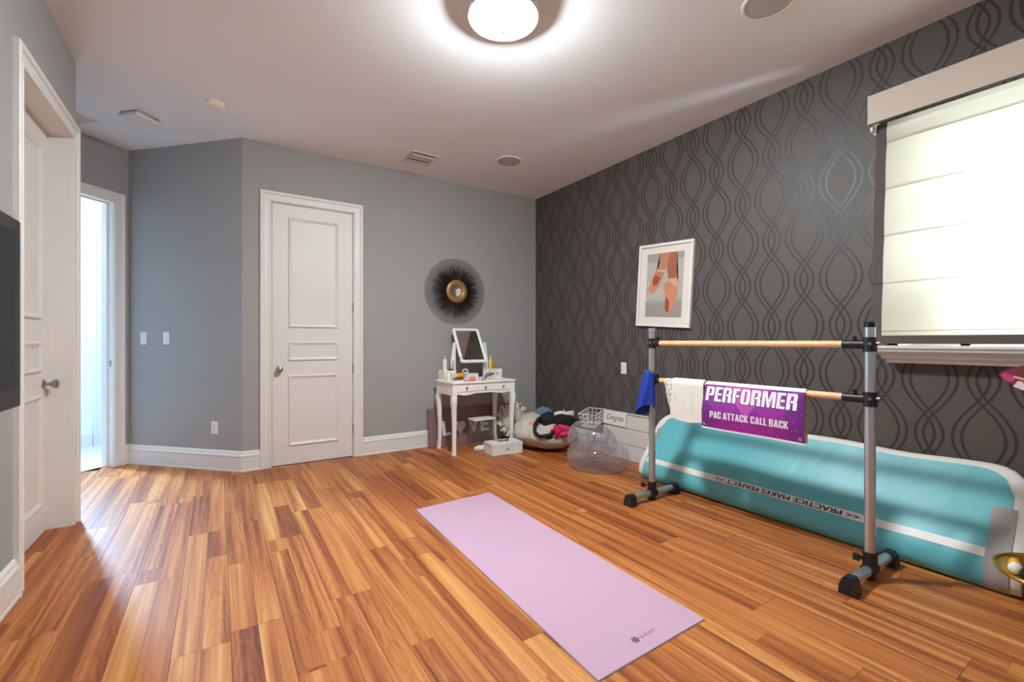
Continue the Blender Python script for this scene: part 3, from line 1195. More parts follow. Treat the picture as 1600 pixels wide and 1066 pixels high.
# ------------------------------------------------------------------ cloths on the lower rail
def drape(name, y0, y1, front, back, material, label, cat, wob, seed, flare=0.0, rz=RAILS[1], rr=0.0205, thick=0.003, group=None, skew=0.0, zig=0.0):
    rnd = random.Random(seed)
    ph = [rnd.uniform(0, 6.28) for _ in range(6)]

    def pos(u, v):
        s = -back + (front + back + math.pi * rr) * v      # distance along the cloth
        y = y0 + (y1 - y0) * u
        if s < 0:
            h = -s
            x, z = BX + rr, rz - h
            hang = h
            sg = 1
        elif s < math.pi * rr:
            a = s / rr
            x, z = BX + rr * math.cos(a), rz + rr * math.sin(a)
            hang = 0
            sg = 0
        else:
            h = s - math.pi * rr
            x, z = BX - rr, rz - h
            hang = h
            sg = -1
        k = min(1.0, hang / 0.12)
        w = wob * k * (math.sin(u * 9 + ph[0]) + 0.6 * math.sin(u * 17 + ph[1] + hang * 6))
        x += sg * (0.004 + abs(w)) + sg * flare * hang
        z += zig * hang * math.sin(u * 5 + ph[2])
        y += skew * hang + 0.006 * k * math.sin(hang * 22 + ph[3])
        return (x, y, z)
    b = B()
    b.grid(pos, 26, 46)
    b.solidify(thick)
    o = obj(name, b, material, loc=(BX, (y0 + y1) / 2, rz), smooth=True)
    return tag(o, label, cat, group)


m_towel = mat('white_terry', (232, 224, 214), 0.95, var=0.05, scale=90, bump=0.6, bscale=700, spec=0.1)
m_blue = mat('royal_blue_cloth', (32, 58, 150), 0.6, var=0.12, scale=14, spec=0.3)


def striped():
    q = NT('striped_cotton')
    x, y, z, v = q.xyz()
    s = q.math('GREATER_THAN', q.math('SINE', q.math('MULTIPLY', y, 420.0)), 0.1)
    sp = q.math('GREATER_THAN', q.noise(v, 70.0), 0.5)
    col = q.mix(q.math('MULTIPLY', s, sp), lin((222, 214, 202)), lin((120, 118, 106)))
    q.put(q.p.inputs['Base Color'], col)
    q.p.inputs['Roughness'].default_value = 0.9
    return q.m


m_striped = striped()
drape('towel', 1.80, 2.045, 0.255, 0.24, m_towel, 'white towel hanging over the lower rail beside the purple banner', 'towel', 0.006, 3, 0.03, rr=0.030, thick=0.006, zig=0.03)
drape('striped_cloth', 1.985, 2.115, 0.24, 0.20, m_striped, 'crumpled striped cream cloth between the blue cloth and white towel', 'cloth', 0.007, 5, 0.02, rr=0.0225, thick=0.003, skew=-0.30, zig=0.14)
# blue cloth pushed over the left end of the lower rail, around the post


def bluepos(u, v):
    a = 2 * math.pi * u
    hang = v
    z = 0.955 - 0.285 * hang
    rx = 0.036 + 0.036 * hang + 0.012 * hang * math.sin(5 * a + 3 * hang)
    ry = 0.036 + 0.024 * hang + 0.012 * hang * math.sin(4 * a + 1.0)
    if hang < 0.001:
        rx *= 0.85
        ry *= 0.85
    x = BX - 0.028 - 0.030 * hang + rx * math.cos(a)
    y = BY1 + 0.004 + 0.012 * hang + ry * math.sin(a) * 1.15
    return (x, y, z + 0.014 * math.cos(2 * a) * (1 - hang) + 0.045 * hang * math.sin(a + 3.6))


b = B()
b.grid(bluepos, 30, 16, closed_u=True)
b.solidify(0.003)
bl = tag(obj('blue_cloth', b, m_blue, loc=(BX, BY1, 0.9), smooth=True), 'royal blue sport cloth hung over the far post of the barre', 'cloth')

# ------------------------------------------------------------------ purple banner
def banner_mat():
    q = NT('purple_print')
    x, y, z, v = q.xyz()
    u = q.math('DIVIDE', y, 0.3)
    w = q.math('DIVIDE', q.math('ADD', z, 0.14), 0.14)
    g = q.mix(q.math('ADD', 0.5, q.math('MULTIPLY', w, 0.5)), lin((160, 22, 134)), lin((102, 48, 158)))
    edge = q.math('POWER', q.math('ABSOLUTE', u), 1.6)
    g = q.mix(q.math('MINIMUM', 1.0, q.math('MULTIPLY', edge, 0.8)), g, lin((92, 16, 104)))

    def wedge(cx, cz, slope):
        return q.math('GREATER_THAN', q.math('SUBTRACT', q.math('MULTIPLY', q.math('SUBTRACT', z, cz), slope), q.math('ABSOLUTE', q.math('SUBTRACT', y, cx))), 0.0)
    t1 = wedge(0.02, -0.185, 0.75)
    t2 = wedge(-0.12, -0.23, 0.8)
    t3 = wedge(0.16, -0.23, 0.85)
    g = q.mix(q.math('MULTIPLY', t2, 0.22), g, lin((206, 60, 178)))
    g = q.mix(q.math('MULTIPLY', t3, 0.18), g, lin((206, 60, 178)))
    g = q.mix(q.math('MULTIPLY', t1, 0.50), g, lin((226, 98, 186)))
    vo = q.n('TexVoronoi')
    q.put(vo.inputs['Vector'], v)
    vo.inputs['Scale'].default_value = 38.0
    g = q.mix(q.math('MULTIPLY', q.math('LESS_THAN', vo.outputs['Distance'], 0.10), 0.7), g, lin((240, 190, 236)))
    # white unprinted top fold and reverse
    q.put(q.p.inputs['Base Color'], g)
    q.p.inputs['Roughness'].default_value = 0.28
    return q.m


m_ban = banner_mat()
m_ban_w = mat('white_vinyl', (226, 220, 222), 0.35, var=0.02)
m_ban_dark = mat('deep_purple_outline', (84, 24, 84), 0.4)
NY0, NY1 = 1.188, 1.786
ban = thing('banner', 'purple printed banner with white lettering draped over the lower rail', 'banner', (BX, (NY0 + NY1) / 2, 0.90))


def banx(z):
    h = max(0.0, 0.892 - z)
    return BX - 0.0245 - 0.085 * h - 0.02 * math.sin(min(1, h / 0.28) * math.pi)


def banpos(u, v):
    y = NY1 + (NY0 - NY1) * u
    h = v * 0.272
    z = 0.898 - h
    return (banx(z) - 0.006 * math.sin(u * 7) * v, y + 0.012 * (0.5 - u) * 2 * v * v, z)


b = B()
b.grid(banpos, 24, 14)
b.solidify(0.0012)
obj('printed_face', b, m_ban, ban, smooth=True)
b = B()


def bantop(u, v):
    y = NY1 + (NY0 - NY1) * u
    a = math.pi * v
    r_ = 0.0225
    return (BX + r_ * math.cos(a), y, 0.897 + r_ * math.sin(a) * 0.9)


b.grid(bantop, 12, 10)
b.solidify(0.0012)
obj('top_fold', b, m_ban_w, ban, smooth=True, label='pale unprinted fold over the rail')
b = B()
b.grid(lambda u, v: (BX + 0.0225, NY1 - 0.005 + (NY0 - NY1 + 0.014) * u, 0.898 - 0.285 * v), 8, 8)
b.solidify(0.0012)
obj('reverse_side', b, m_ban_w, ban, label='white reverse side hanging behind the rail')
b = B()
b.grid(lambda u, v: tuple(Vector(banpos(u, 1.0)) + Vector((0.001, 0, -0.011 * v))), 24, 2)
b.solidify(0.002)
obj('bottom_hem', b, m_ban_w, ban)
for (gu, gv) in ((0.03, 0.93), (0.965, 0.93)):
    p = Vector(banpos(gu, gv))
    b = B()
    b.lathe([(0.003, 0.0), (0.010, 0.0), (0.010, 0.002), (0.006, 0.003), (0.003, 0.002)], (0, 0, 0), seg=16, mp=lambda x, y, z, p=p: (p.x - 0.001 - z, p.y + x, p.z + y), close=True)
    obj('grommet', b, m_steel, ban, smooth=True)


def ban_text(y_left, z_base, lift):
    def f(x, y, z):
        zz = z_base + y
        yy = y_left - x
        u = (NY1 - yy) / (NY1 - NY0)
        v = max(0, (0.898 - zz) / 0.272)
        p = banpos(u, v)
        return (p[0] - lift - z, yy, zz)
    return f


# heavy condensed capitals drawn as polygons in a unit-high cell
def _r(x0, y0, x1, y1):
    return [(x0, y0), (x1, y0), (x1, y1), (x0, y1)]


_ST = _r(0, 0, .23, 1)
_LEFT = [(0, .12), (.10, 0), (.23, 0), (.23, 1), (.10, 1), (0, .88)]
GLYPH = {
    'P': (.60, [_ST, _r(.23, .83, .39, 1), _r(.23, .36, .39, .52), [(.38, .36), (.52, .36), (.60, .46), (.60, .90), (.52, 1), (.38, 1)]]),
    'E': (.50, [_ST, _r(.23, 0, .50, .17), _r(.23, .42, .47, .58), _r(.23, .83, .50, 1)]),
    'F': (.49, [_ST, _r(.23, .42, .46, .58), _r(.23, .83, .49, 1)]),
    'R': (.61, [_ST, _r(.23, .83, .39, 1), _r(.23, .42, .39, .57), [(.38, .50), (.56, .50), (.60, .58), (.60, .90), (.52, 1), (.38, 1)], [(.38, 0), (.61, 0), (.61, .42), (.56, .51), (.38, .51)]]),
    'O': (.60, [_LEFT, [(.60 - x, y) for x, y in reversed(_LEFT)], _r(.22, .84, .38, 1), _r(.22, 0, .38, .16)]),
    'M': (.82, [_r(0, 0, .19, 1), _r(.63, 0, .82, 1), [(.14, 1), (.29, 1), (.43, .35), (.43, .0), (.34, .0)], [(.68, 1), (.53, 1), (.39, .35), (.39, .0), (.48, .0)]]),
    'A': (.64, [[(0, 0), (.22, 0), (.37, 1), (.19, 1)], [(.42, 0), (.64, 0), (.45, 1), (.27, 1)], _r(.17, .18, .47, .34)]),
    'T': (.56, [_r(.165, 0, .395, 1), _r(0, .83, .56, 1)]),
    'C': (.60, [_LEFT, _r(.22, .84, .40, 1), _r(.22, 0, .40, .16), [(.38, .62), (.60, .62), (.60, .88), (.50, 1), (.38, 1)], [(.38, .38), (.38, 0), (.50, 0), (.60, .12), (.60, .38)]]),
    'K': (.64, [_ST, [(.20, .40), (.40, .52), (.63, 1), (.40, 1)], [(.20, .56), (.42, 0), (.65, 0), (.38, .66)]]),
    'L': (.46, [_ST, _r(.23, 0, .46, .17)]),
    'B': (.60, [_ST, _r(.23, .84, .39, 1), _r(.23, .44, .39, .58), _r(.23, 0, .39, .16), [(.38, .51), (.52, .51), (.58, .60), (.58, .90), (.50, 1), (.38, 1)], [(.38, 0), (.52, 0), (.60, .10), (.60, .42), (.52, .52), (.38, .52)]]),
    ' ': (.20, []),
}


def block_text(s, width, height, depth, mp, grow=0.0, gap=0.07):
    tot = sum(GLYPH[c][0] for c in s) + gap * (len(s) - 1)
    kx = width / tot
    b = B()
    x = 0.0
    for c in s:
        w, polys = GLYPH[c]
        for pl in polys:
            cx = sum(p[0] for p in pl) / len(pl)
            cy = sum(p[1] for p in pl) / len(pl)
            pts = []
            for (px, py) in pl:
                gx = grow * (1 if px > cx else -1)
                gy = grow * (1 if py > cy else -1)
                pts.append(((x + px) * kx + gx, py * height + gy))
            b.prism(pts, 0.0, depth, lambda a, t, z: mp(a, z, t))
        x += w + gap
    return b


b = block_text('PERFORMER', 0.552, 0.090, 0.0004, ban_text(1.772, 0.797, 0.0015), grow=0.004)
o = obj('lettering_outline', b, m_ban_dark, ban)
o['kind'] = 'stuff'
b = block_text('PERFORMER', 0.552, 0.090, 0.0006, ban_text(1.772, 0.797, 0.0022))
o = obj('lettering', b, m_ban_w, ban, label='large white capital lettering')
o['kind'] = 'stuff'
b = block_text('PAC ATTACK CALL BACK', 0.475, 0.043, 0.0006, ban_text(1.735, 0.690, 0.0016))
o = obj('lettering', b, m_ban_w, ban, label='small white capital lettering')
o['kind'] = 'stuff'

# ------------------------------------------------------------------ inflatable tumbling mat leaning on the wall
def teal():
    q = NT('teal_vinyl')
    x, y, z, v = q.xyz()
    n1 = q.noise(q.vec(q.math('MULTIPLY', x, 4.0), q.math('MULTIPLY', y, 1.2), q.math('MULTIPLY', z, 2.0)), 2.0, 2)
    col = q.mix(n1, lin((88, 168, 176)), lin((100, 180, 186)))
    q.put(q.p.inputs['Base Color'], col)
    q.p.inputs['Roughness'].default_value = 0.40
    b_ = q.n('Bump')
    b_.inputs['Strength'].default_value = 0.25
    b_.inputs['Distance'].default_value = 0.02
    w = q.noise(q.vec(q.math('MULTIPLY', x, 1.0), q.math('MULTIPLY', q.math('ADD', y, q.math('MULTIPLY', z, 0.4)), 6.0), q.math('MULTIPLY', z, 1.0)), 1.6, 2, 0.5)
    q.put(b_.inputs['Height'], w)
    q.put(q.p.inputs['Normal'], b_.outputs['Normal'])
    return q.m


m_teal = teal()
m_vinyl = mat('white_mat_vinyl', (226, 219, 212), 0.4, var=0.02, scale=3)
m_greyv = mat('grey_mat_vinyl', (150, 145, 142), 0.45, var=0.03)
MY0, MY1 = 0.455, 2.665
tm = thing('tumbling_mat', 'teal and white inflatable tumbling mat leaning against the papered wall', 'gym mat', (3.2, (MY0 + MY1) / 2, 0))
FRONT = [(3.085, 0.004), (3.052, 0.012), (3.030, 0.036), (3.024, 0.070), (3.032, 0.108), (3.052, 0.146), (3.082, 0.186), (3.128, 0.246), (3.190, 0.325), (3.258, 0.412), (3.322, 0.497), (3.352, 0.540)]
FL = [0.0]
for p, q_ in zip(FRONT, FRONT[1:]):
    FL.append(FL[-1] + math.hypot(q_[0] - p[0], q_[1] - p[1]))
LT = FL[-1]


def front_at(s):
    s = max(0.0, min(LT, s))
    for i in range(len(FL) - 1):
        if s <= FL[i + 1] + 1e-9:
            k = (s - FL[i]) / (FL[i + 1] - FL[i])
            p, q_ = FRONT[i], FRONT[i + 1]
            tx, tz = q_[0] - p[0], q_[1] - p[1]
            l = math.hypot(tx, tz)
            return (p[0] + tx * k, p[1] + tz * k, -tz / l, tx / l)   # point + outward normal
    return (*FRONT[-1], -0.7, 0.7)


def smooth_front(s):
    acc = [0, 0, 0, 0]
    for d_ in (-0.03, -0.015, 0, 0.015, 0.03):
        f = front_at(max(0.012, min(LT - 0.001, s + d_)))
        for i in range(4):
            acc[i] += f[i] / 5
    return acc


RC = 0.16


def top_s(y):
    e = min(y - MY0, MY1 - y)
    if e >= RC:
        return LT
    e = max(e, 0.0)
    return LT - (RC - math.sqrt(max(0, RC * RC - (RC - e) ** 2)))


TH = 0.088
b = B()
ys = [MY0, MY0 + 0.008, MY0 + 0.02, MY0 + 0.04, MY0 + 0.065, MY0 + 0.10, MY0 + 0.13, MY0 + 0.16]
ye = [MY1 - (y - MY0) for y in reversed(ys)]
mid = [MY0 + 0.16 + (MY1 - MY0 - 0.32) * k / 24 for k in range(1, 24)]
YS = ys + mid + ye


def section(y):
    pts = []
    st = top_s(y)
    sag = 0.006 * math.sin(y * 5.1) + 0.004 * math.sin(y * 11.3)
    for k in range(16):
        s = 0.012 + (st - 0.012) * k / 15
        x, z, nx, nz = smooth_front(s)
        e = max(0.0, 0.02 - min(y - MY0, MY1 - y))
        pts.append((x + e * 0.5, z + sag * (k / 15) ** 2))
    x, z, nx, nz = smooth_front(st)
    for k in range(1, 7):         # rounded top edge
        a = math.pi * k / 7
        cx, cz = x - nx * TH / 2, z - nz * TH / 2 + sag
        c_, s_ = math.cos(a), math.sin(a)
        tx, tz = nz, -nx
        pts.append((cx + nx * TH / 2 * c_ + tx * TH * 0.34 * s_, cz + nz * TH / 2 * c_ + tz * TH * 0.34 * s_))
    for k in range(10):
        s = st + (0.06 - st) * k / 9
        x, z, nx, nz = smooth_front(s)
        pts.append((min(XR - 0.024, x - nx * TH), max(0.003, z - nz * TH + (sag if k == 0 else 0))))
    return pts


secs = []
for y in YS:
    secs.append([b.bm.verts.new((min(px, XR - 0.024), y, max(0.003, pz))) for px, pz in section(y)])
n = len(secs[0])
for q0, q1 in zip(secs, secs[1:]):
    for i in range(n):
        b.bm.faces.new([q0[i], q0[(i + 1) % n], q1[(i + 1) % n], q1[i]])
b.bm.faces.new(secs[0])
b.bm.faces.new(secs[-1][::-1])
obj('mat_body', b, m_vinyl, tm, smooth=True, label='white side wall of the mat')


def skin(y, s, lift):
    sag = 0.006 * math.sin(y * 5.1) + 0.004 * math.sin(y * 11.3)
    st = top_s(y)
    x, z, nx, nz = smooth_front(s)
    e = max(0.0, 0.02 - min(y - MY0, MY1 - y))
    return (x + nx * lift + e * 0.5, y, max(0.003, z + nz * lift + sag * ((s - 0.012) / (st - 0.012)) ** 2))


def overlay(name, y0, y1, s0, s1, lift, m, label=None, ny=60, ns=18):
    b = B()

    def f(u, v):
        y = y0 + (y1 - y0) * u
        hi = s1(y) if callable(s1) else s1
        lo = s0(y) if callable(s0) else s0
        return skin(y, lo + (hi - lo) * v, lift)
    b.grid(f, ny, ns)
    b.solidify(0.0015)
    return obj(name, b, m, tm, smooth=True, label=label)


INS = 0.052


def teal_top(y):
    e = min(y - MY0, MY1 - y) - INS
    r_ = RC - 0.03
    t = LT - 0.026
    if e < r_:
        e = max(e, 0.0)
        t -= r_ - math.sqrt(max(0, r_ * r_ - (r_ - e) ** 2))
    return t


ST0, ST1 = 0.190, 0.234
overlay('teal_panel', MY0 + INS, MY1 - INS, 0.012, teal_top, 0.002, m_teal, 'teal vinyl face of the mat')
overlay('stripe', MY0 + INS + 0.055, MY1 - INS - 0.012, ST0, ST1, 0.004, m_vinyl, 'white printed stripe along the mat', ny=50, ns=3)
overlay('end_strip', MY0 + 0.035, MY0 + 0.118, 0.012, 0.455, 0.0045, m_greyv, 'grey reinforcing strip at the near end', ny=4)
overlay('end_strip', MY1 - 0.072, MY1 - 0.040, 0.40, 0.52, 0.0045, m_greyv, 'grey reinforcing strip at the far end', ny=4)


def mat_text(y_right, s_top, lift):
    # lettering is upside down: text x runs toward +y, text up runs down the mat
    def f(x, y, z):
        yy = y_right + x
        return skin(yy, s_top - y, lift + z)
    return f


m_ink = mat('black_ink', (32, 30, 32), 0.5)
b = B()
for sh_ in (-0.0016, 0.0, 0.0016):
    t_ = text_b('<< PRACTICE MAKES PERFECT >>', 0.885, 0.030, 0.0004, 0.0, mat_text(1.076 + sh_, ST1 - 0.0075, 0.0066 + sh_ * 0.02))
    b.absorb(t_.bm)
obj('lettering', b, m_ink, tm, label='black upside-down lettering on the white stripe')['kind'] = 'stuff'

# ------------------------------------------------------------------ framed picture on the papered wall
PY, PZ, PW_, PH_ = 2.715, 1.695, 0.60, 0.77
rot = math.radians(3.6)
pcx = XR


def pmap(a, t, z):
    # a: to the right in the picture (toward -y), z up
    a2 = a * math.cos(rot) + z * math.sin(rot)
    z2 = -a * math.sin(rot) + z * math.cos(rot)
    return (XR - t, PY - a2, PZ + z2)


m_frame = mat('white_frame_lacquer', (232, 226, 222), 0.35, var=0.02)
m_matb = mat('cream_mat_board', (236, 226, 216), 0.9, var=0.015)
pic = thing('framed_picture', 'white framed picture of ballet pointe shoes on the papered wall', 'picture', (XR, PY, PZ))
b = B()
fw = 0.024
hw, hh = PW_ / 2, PH_ / 2
for (a0, a1, z0, z1) in ((-hw, hw, hh - fw, hh), (-hw, hw, -hh, -hh + fw), (-hw, -hw + fw, -hh + fw, hh - fw), (hw - fw, hw, -hh + fw, hh - fw)):
    b.box((a0, 0.002, z0), (a1, 0.034, z1), bev=0.002, mp=pmap, seg=1)
obj('frame', b, m_frame, pic)
b = B()
b.box((-hw + fw, 0.004, -hh + fw), (hw - fw, 0.018, hh - fw), mp=pmap)
obj('mat_board', b, m_matb, pic)


def print_bg():
    q = NT('grey_studio_print')
    x, y, z, v = q.xyz()
    top = q.math('MULTIPLY', q.math('GREATER_THAN', z, 0.225), 0.35)
    low = q.n('MapRange')
    q.put(low.inputs['Value'], z)
    low.inputs['From Min'].default_value = -0.18
    low.inputs['From Max'].default_value = -0.12
    low.inputs['To Min'].default_value = 1.0
    low.inputs['To Max'].default_value = 0.0
    n_ = q.noise(q.vec(x, q.math('MULTIPLY', y, 3.0), q.math('MULTIPLY', z, 12.0)), 2.0, 3)
    col = q.mix(n_, lin((176, 168, 162)), lin((206, 200, 194)))
    col = q.mix(top, col, lin((126, 118, 112)))
    col = q.mix(q.math('MULTIPLY', low.outputs[0], 0.7), col, lin((150, 142, 136)))
    q.put(q.p.inputs['Base Color'], col)
    q.p.inputs['Roughness'].default_value = 0.25
    return q.m


PPW, PPH = 0.405, 0.59
b = B()
b.box((-PPW / 2, 0.010, -PPH / 2), (PPW / 2, 0.0188, PPH / 2), mp=pmap)
pr_ = obj('print', b, print_bg(), pic, label='studio print of two feet in pointe shoes')
m_skin1 = mat('print_skin', (196, 132, 104), 0.3, var=0.12, scale=22)
m_skin2 = mat('print_skin_dark', (176, 106, 80), 0.3, var=0.12, scale=22)
m_shoe = mat('print_peach_satin', (214, 142, 106), 0.3, var=0.12, scale=24)
m_shoe_d = mat('print_dark_satin', (166, 84, 50), 0.3, var=0.12, scale=24)
m_ribbon = mat('print_ribbon', (226, 170, 142), 0.3, var=0.10, scale=40)


def ppoly(name, pts, m, lift):
    def cv(p):
        x = (p[0] - 240.0) / 362.0
        # the crop's rows lean a little with perspective
        top = 250 - 45 * x
        bot = 850 + 5 * x
        y = (p[1] - top) / (bot - top)
        return (-PPW / 2 + x * PPW, PPH / 2 - min(1.0, max(0.0, y)) * PPH)
    poly = [cv(p) for p in pts]
    b = B()
    b.prism(poly, 0.0186, 0.0188 + lift, pmap)
    bmesh.ops.triangulate(b.bm, faces=[f for f in b.bm.faces if len(f.verts) > 4])
    return obj(name, b, m, pr_)


ppoly('printed_leg', [(475, 200), (538, 200), (540, 300), (537, 400), (552, 470), (562, 540), (520, 550), (468, 505), (447, 410), (440, 345), (455, 290)], m_skin2, 0.0003)
ppoly('printed_leg', [(365, 225), (474, 205), (456, 295), (438, 345), (430, 410), (398, 470), (330, 452), (345, 390), (368, 330)], m_skin1, 0.0006)
ppoly('printed_shoe', [(330, 402), (345, 448), (390, 463), (412, 455), (370, 560), (332, 615), (298, 630), (265, 607), (270, 560), (300, 490)], m_shoe, 0.0009)
ppoly('printed_shoe_shade', [(326, 440), (388, 470), (348, 545), (315, 550), (300, 500)], m_shoe_d, 0.0011)
ppoly('printed_shoe', [(420, 540), (460, 503), (522, 540), (555, 560), (553, 640), (530, 720), (505, 815), (480, 825), (445, 790), (440, 720), (445, 650), (420, 580)], m_shoe, 0.0009)
ppoly('printed_shoe_shade', [(443, 650), (480, 690), (484, 760), (470, 815), (445, 785), (440, 720)], m_shoe_d, 0.0011)
ppoly('printed_ribbon', [(468, 476), (540, 468), (560, 520), (552, 562), (520, 545), (470, 502)], m_ribbon, 0.0011)
ppoly('printed_ribbon', [(345, 385), (432, 400), (428, 418), (340, 408)], m_ribbon, 0.0012)
b = B()
b.box((-hw + fw, 0.0215, -hh + fw), (hw - fw, 0.0225, hh - fw), mp=pmap)
obj('glazing', b, pane_glass('picture_glazing', (252, 252, 252)), pic)

# ------------------------------------------------------------------ sunburst mirror
SX, SZ = 2.30, 1.751
sb = thing('sunburst_mirror', 'round sunburst wall mirror with fine dark wire rays and bronze centre', 'mirror', (SX, YB, SZ))


def smap(x, y, z):
    return (SX + x, YB - z, SZ + y)


m_bronze = mat('aged_bronze', (164, 126, 80), 0.45, 0.5, var=0.15, scale=20)
m_wire = mat('dark_wire', (58, 44, 38), 0.6, 0.3, var=0.3, scale=20)
b = B()
rr_ = random.Random(4)
verts, faces = [], []


def ray(an, r0, r1, w0, w1, z0, z1):
    ca_, sa_ = math.cos(an), math.sin(an)
    i = len(verts)
    for (r_, w_, z_) in ((r0, w0, z0), (r1, w1, z1)):
        for (dw, dz) in ((-1, 0), (1, 0), (0, 1)):
            x = r_ * ca_ - dw * w_ * sa_
            y = r_ * sa_ + dw * w_ * ca_
            verts.append(smap(x, y, z_ + dz * w_ * 1.4))
    faces.extend([(i, i + 1, i + 4, i + 3), (i + 1, i + 2, i + 5, i + 4), (i + 2, i, i + 3, i + 5)])


for k in range(380):
    ray(2 * math.pi * k / 380 + rr_.uniform(-0.005, 0.005), 0.10, rr_.uniform(0.372, 0.392), 0.0010, 0.0007, 0.03, 0.016)
for k in range(420):
    ray(2 * math.pi * rr_.random(), 0.10, rr_.uniform(0.24, 0.31), 0.0012, 0.0010, 0.034, 0.026)
for k in range(260):
    ray(2 * math.pi * rr_.random(), 0.10, rr_.uniform(0.17, 0.24), 0.0018, 0.0014, 0.040, 0.036)
b.quadmesh(verts, faces)
o = obj('wire_rays', b, m_wire, sb)
o['kind'] = 'stuff'
b = B()
b.lathe([(0.055, 0.040), (0.062, 0.052), (0.095, 0.066), (0.122, 0.060), (0.132, 0.050), (0.130, 0.030), (0.11, 0.012), (0.055, 0.004)], mp=smap, seg=48, close=True)
obj('bronze_dish', b, m_bronze, sb, smooth=True, label='bronze dish around the small mirror')
m_mirror = mat('mirror_silver', (236, 236, 236), 0.02, 1.0, var=0.0)
b = B()
b.lathe([(0, 0.038), (0.056, 0.038), (0.056, 0.034), (0, 0.034)], mp=smap, seg=40)
obj('mirror_glass', b, m_mirror, sb, smooth=False)
# ------------------------------------------------------------------ vanity table
m_vanity = mat('white_vanity_lacquer', (246, 243, 239), 0.4, var=0.015, scale=5)
VX0, VX1, VY0, VY1, VZ = 2.000, 2.780, 4.185, 4.625, 0.755
van = thing('vanity_table', 'small white vanity table with three drawers and curved legs', 'vanity table', ((VX0 + VX1) / 2, (VY0 + VY1) / 2, 0))
b = B()
b.box((VX0, VY0, VZ - 0.022), (VX1, VY1, VZ), bev=0.006)
obj('tabletop', b, m_vanity, van)
for (lx, ly) in ((VX0 + 0.035, VY0 + 0.035), (VX1 - 0.035, VY0 + 0.035), (VX0 + 0.035, VY1 - 0.035), (VX1 - 0.035, VY1 - 0.035)):
    b = B()
    sxn = -1 if lx < 2.39 else 1
    syn = -1 if ly < 4.4 else 1
    prof = [(0.733, 0.024, 0.0), (0.62, 0.024, 0.0), (0.585, 0.026, 0.004), (0.55, 0.026, 0.006), (0.48, 0.021, 0.002), (0.30, 0.018, -0.004), (0.12, 0.016, -0.003), (0.03, 0.017, 0.002), (0.0, 0.019, 0.004)]
    rings = []
    for (z, h, off) in prof:
        cx, cy = lx + sxn * off, ly + syn * off
        rings.append([b.bm.verts.new((cx + dx * h, cy + dy * h, z)) for dx, dy in ((-1, -1), (1, -1), (1, 1), (-1, 1))])
    for q0, q1 in zip(rings, rings[1:]):
        for i in range(4):
            b.bm.faces.new([q0[i], q0[(i + 1) % 4], q1[(i + 1) % 4], q1[i]])
    b.bm.faces.new(rings[0])
    b.bm.faces.new(rings[-1][::-1])
    bmesh.ops.bevel(b.bm, geom=[e for e in b.bm.edges], offset=0.002, segments=1, affect='EDGES')
    obj('leg', b, m_vanity, van)


def apron_bottom(u):
    # scalloped lower edge
    z = 0.628
    z -= 0.016 * max(0.0, math.cos((u - 0.17) * math.pi * 3.2)) * (1 if u < 0.36 else 0)
    z -= 0.016 * max(0.0, math.cos((u - 0.83) * math.pi * 3.2)) * (1 if u > 0.64 else 0)
    return z


b = B()
ax0, ax1 = VX0 + 0.055, VX1 - 0.055
pts = [(ax0, 0.733)] + [(ax0 + (ax1 - ax0) * k / 40, apron_bottom(k / 40)) for k in range(41)] + [(ax1, 0.733)]
b.prism(pts, VY0 + 0.022, VY0 + 0.036, lambda a, t, z: (a, t, z))
obj('front_apron', b, m_vanity, van)
b = B()
b.box((VX0 + 0.014, VY0 + 0.05, 0.615), (VX0 + 0.028, VY1 - 0.05, 0.733))
b.box((VX1 - 0.028, VY0 + 0.05, 0.615), (VX1 - 0.014, VY1 - 0.05, 0.733))
b.box((ax0, VY1 - 0.03, 0.615), (ax1, VY1 - 0.016, 0.733))
obj('side_aprons', b, m_vanity, van)
dw = (ax1 - ax0) / 3
for k in range(3):
    b = B()
    d0, d1 = ax0 + dw * k + 0.006, ax0 + dw * (k + 1) - 0.006
    b.box((d0, VY0 + 0.014, 0.650 + (0.006 if k == 1 else 0)), (d1, VY0 + 0.024, 0.726), bev=0.003, seg=1)
    dr = obj('drawer', b, m_vanity, van)
    b = B()
    b.lathe([(0, 0.0), (0.006, 0.0), (0.006, 0.010), (0.011, 0.014), (0.012, 0.020), (0.007, 0.025), (0, 0.026)], mp=lambda x, y, z, d0=d0, d1=d1: ((d0 + d1) / 2 + x, VY0 + 0.014 - z, 0.692 + y), seg=16)
    obj('knob', b, m_steel, dr, smooth=True)

# mirror stand on the vanity
ms = thing('vanity_mirror', 'white tilting mirror with small side drawers standing on the vanity', 'mirror', (2.375, 4.53, VZ))
b = B()
b.box((2.03, 4.44, VZ), (2.755, 4.60, VZ + 0.012), bev=0.002, seg=1)
obj('base_board', b, m_vanity, ms)
for (dx0, dx1) in ((2.028, 2.168), (2.612, 2.752)):
    b = B()
    b.box((dx0, 4.435, VZ + 0.012), (dx1, 4.602, VZ + 0.105), bev=0.003, seg=1)
    bx_ = obj('drawer_box', b, m_vanity, ms)
    b = B()
    b.box((dx0 + 0.010, 4.428, VZ + 0.022), (dx1 - 0.010, 4.436, VZ + 0.096), bev=0.002, seg=1)
    obj('drawer_front', b, m_vanity, bx_)
    b = B()
    b.lathe([(0, 0.0), (0.004, 0.0), (0.004, 0.008), (0.008, 0.011), (0.008, 0.017), (0, 0.021)], mp=lambda x, y, z, c=(dx0 + dx1) / 2: (c + x, 4.428 - z, VZ + 0.058 + y), seg=14)
    obj('knob', b, m_steel, bx_, smooth=True)
MC = Vector((2.375, 4.525, 1.128))
tilt = math.radians(31)
